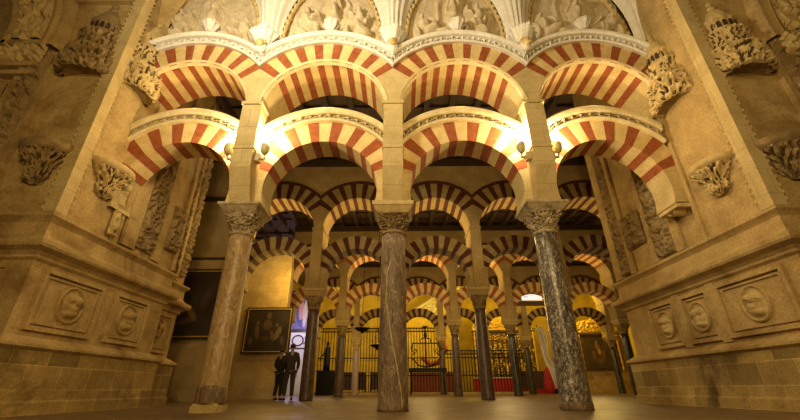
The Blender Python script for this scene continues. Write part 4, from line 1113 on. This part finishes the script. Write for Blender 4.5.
# ------------------------------------------------------------------ visitors
def person(label, loc, rotz, h, coat, legs, lean=0, arm=0.0, seed=0):
    t = thing('person', label, 'person', loc, rotz, None)
    def skin(name, vs, es, rs, mat, root=0, sub=2):
        me = bpy.data.meshes.new(name); me.materials.append(mat)
        bm = bmesh.new(); ly = bm.verts.layers.skin.verify(); k = h/1.72; bv = []
        for v, r in zip(vs, rs):
            q = bm.verts.new(Vector(v)*k); bv.append(q)
            q[ly].radius = (r[0]*k, r[1]*k) if isinstance(r, tuple) else (r*k, r*k)
        bv[root][ly].use_root = True
        for a_, b_ in es: bm.edges.new((bv[a_], bv[b_]))
        bm.to_mesh(me); bm.free()
        o = bpy.data.objects.new(name, me); COL.objects.link(o); o.parent = t
        m1 = o.modifiers.new('s', 'SKIN'); m1.use_smooth_shade = True
        m2 = o.modifiers.new('u', 'SUBSURF'); m2.levels = m2.render_levels = sub
        return o
    ab = arm
    V = [(0,0,.94),(0,0,1.12),(0,0,1.32),(0,0,1.44),(0,0,1.50),(0,.0,1.56),(0,-.015,1.64),(0,-.01,1.70),
         (-.09,0,.90),(-.10,-.01,.50),(-.11,.02,.09),(-.11,-.10,.04), (.09,0,.90),(.12,-.05,.50),(.13,.03,.09),(.14,-.09,.04),
         (-.18,0,1.40),(-.23,.02,1.13),(-.22,-.07,.90),(-.21,-.10,.82), (.18,0,1.40),(.23,.03,1.14),(.17-.1*ab,-.12-.1*ab,.98+.1*ab),(.12-.1*ab,-.17-.1*ab,.96+.14*ab)]
    E = [(0,1),(1,2),(2,3),(3,4),(4,5),(5,6),(6,7),(0,8),(8,9),(9,10),(10,11),(0,12),(12,13),(13,14),(14,15),(2,16),(16,17),(17,18),(18,19),(2,20),(20,21),(21,22),(22,23)]
    Rr = [(.12,.09),(.11,.08),(.13,.085),(.06,.055),.045,(.065,.08),(.078,.095),(.05,.06),.09,.065,.04,.035,.09,.065,.04,.035,.06,.05,.035,.03,.06,.05,.035,.03]
    skin('body', V, E, Rr, M['skin'])
    # trousers, coat, hair
    skin('trousers', [(0,0,.97),(-.09,0,.88),(-.10,-.01,.50),(-.11,.02,.12),(.09,0,.88),(.12,-.05,.50),(.13,.03,.12)], [(0,1),(1,2),(2,3),(0,4),(4,5),(5,6)],
         [(.165,.125),.108,.082,.065,.108,.082,.065], legs)
    skin('coat', [(0,0,.86),(0,0,1.12),(0,0,1.34),(0,.01,1.50),(-.18,0,1.40),(-.235,.02,1.13),(-.22,-.06,.93),(.18,0,1.40),(.235,.03,1.14),(.18-.1*ab,-.11-.1*ab,.99+.1*ab)],
         [(0,1),(1,2),(2,3),(2,4),(4,5),(5,6),(2,7),(7,8),(8,9)], [(.185,.14),(.155,.125),(.18,.13),(.08,.075),.078,.066,.052,.078,.066,.052], coat, 1)
    for s_ in (-1, 1):   # shoes, feet, hands
        mb = MB(); k = h/1.72; mb.blob((s_*.12*k, -.04*k, .045*k), (.05*k,.135*k,.045*k)); mb.build('shoe', M['dark'], t)
    mb = MB(); k = h/1.72
    mb.blob((0,.012*k,1.665*k), (.092*k,.11*k,.085*k), nu=18, nv=12); mb.build('hair', M['hair'], t)
    mb = MB(); mb.blob((0,-.10*k,1.625*k), (.014*k,.02*k,.02*k)); mb.blob((-.03*k,-.092*k,1.645*k), .009*k); mb.blob((.03*k,-.092*k,1.645*k), .009*k); mb.blob((0,-.092*k,1.59*k), (.022*k,.008*k,.006*k))
    for s_ in (-1, 1): mb.blob((s_*.083*k,0,1.63*k), (.012*k,.02*k,.03*k))
    mb.build('face', M['skin'], t)
    for s_, (hx, hy, hz) in ((-1, (-.21,-.10,.82)), (1, (.12-.1*ab,-.17-.1*ab,.96+.14*ab))):
        mb = MB(); hx, hy, hz = hx*k, hy*k, hz*k; mb.blob((hx,hy,hz-.02*k), (.02*k,.04*k,.045*k))
        for q in range(4): mb.tube([(hx, hy-.03*k+.02*k*q, hz-.05*k), (hx-.004*k, hy-.032*k+.021*k*q, hz-(.085+.008*(q % 3))*k), (hx-.012*k*s_, hy-.03*k+.021*k*q, hz-(.115+.008*(q % 3))*k)], [.009*k,.008*k,.006*k], 6)
        mb.tube([(hx, hy-.035*k, hz-.01*k),(hx-.01*k,hy-.06*k,hz-.04*k),(hx-.01*k,hy-.06*k,hz-.065*k)], [.01*k,.009*k,.007*k], 6)
        mb.build('hand', M['skin'], t)
    return t
person('person in long dark clothes standing at the left, in front of the framed painting', (-4.02, 14.1, 0), R_(160), 1.62, M['dark'], M['dark'], arm=.2)
p2 = person('taller person in a brown grey coat and trousers beside the second row column', (-3.58, 13.75, 0), R_(200), 1.74, M['grey'], M['grey'], arm=.6)

# ------------------------------------------------------------------ lights
def light(kind, name, loc, e, col=(1,.72,.36), size=.3, rot=None, spot=None):
    l = bpy.data.lights.new(name, kind); l.energy = e; l.color = col
    if kind == 'AREA': l.size = size
    else: l.shadow_soft_size = size
    if kind == 'SPOT' and spot: l.spot_size = R_(spot); l.spot_blend = .9
    o = bpy.data.objects.new(name, l); COL.objects.link(o); o.location = loc
    if rot is not None:
        d = Vector(rot)-Vector(loc); o.rotation_euler = d.to_track_quat('-Z', 'Y').to_euler()
    return o
W1 = (1, .68, .28); W2 = (1, .80, .52); YE = (1, .62, .14)
for x in (-3.24, -2.52, 2.52, 3.24):
    s_ = 1 if x in (-2.52, 3.24) else -1
    light('POINT', 'pier_spot_light', (x+s_*.05, 6.20, 4.92), 95, (1,.78,.45), .05)
light('AREA', 'crossing_flood', (0, -2.6, 3.0), 290, W1, 1.2, (0, 5, 9.0))  # unseen fill added behind the viewpoint to light the fronts
light('POINT', 'crossing_lamp', (0, -2.4, 5.0), 850, W1, .35)  # unseen point fill added to spread light onto the outer faces
light('AREA', 'crossing_flood_high', (-3.0, 2.6, 6.4), 300, (1,.84,.56), .5, (.3, 6.3, 8.8))  # unseen side fill added to rake light over the lunette reliefs
for x, y, z, e in ((-4.6, 10.6, 4.6, 45), (-1.4, 10.2, 4.6, 45), (2.5, 10.2, 4.6, 70)):  # leftmost one is unseen, added to brighten the dark left bay
    light('POINT', 'aisle_lamp', (x, y, z), e, W1, .3)
for b in (-1.5, -.5, .5, 1.5):
    light('POINT', 'arch_top_lamp', (b*S, 6.35, 5.95), 13, (1,.74,.36), .06)  # unseen, added to brighten the soffits of the nearest upper arches
for ri, e in ((1, 75), (2, 45), (3, 26)):
    for b in bays[ri]:
        light('POINT', 'arch_top_lamp', (b*S, ROW[ri]+.1, 5.62), e*(1 if abs(b) < 2 else .6), (1,.68,.24), .08)
for x, y, z, e in ((-4.4, 14.9, 4.4, 110), (0, 16.6, 3.4, 130), (4.4, 16.6, 3.4, 90), (8.4, 16.6, 3.4, 60)):
    light('POINT', 'aisle_lamp', (x, y, z), e, YE if x < 0 else W1, .3)
for x in (-3.5, 1.5, 6.0, 11.0):
    light('POINT', 'aisle_lamp', (x, 23.4, 3.6), 120, (1,.66,.24), .3)
for x in (-4, 0, 4.2, 9, 13.5):
    light('POINT', 'chapel_lamp', (x, 28.7, 6.3), 300, (1,.66,.07), .3)
light('POINT', 'violet_lamp', (-7.3, 27.6, 4.2), 150, (.72,.66,1), .2)

wd = bpy.data.worlds.new('world'); SC.world = wd; wd.use_nodes = True
wd.node_tree.nodes['Background'].inputs[0].default_value = (.35,.20,.08,1); wd.node_tree.nodes['Background'].inputs[1].default_value = .06

# ------------------------------------------------------------------ camera
cam = bpy.data.cameras.new('camera'); co = bpy.data.objects.new('camera', cam); COL.objects.link(co)
cam.sensor_width = 36; cam.lens = 377/800*36; cam.clip_start = .05; cam.clip_end = 200
co.matrix_world = Matrix.Translation((.130, 0, .307)) @ Matrix.Rotation(R_(90+25.47), 4, 'X') @ Matrix.Rotation(R_(-.35), 4, 'Z')
SC.camera = co
SC.view_settings.view_transform = 'Standard'; SC.view_settings.look = 'None'; SC.view_settings.gamma = 1; SC.view_settings.exposure = 0.0
SC.view_settings.use_curve_mapping = False
SC.cycles.use_denoising = True
SC.cycles.max_bounces = 6
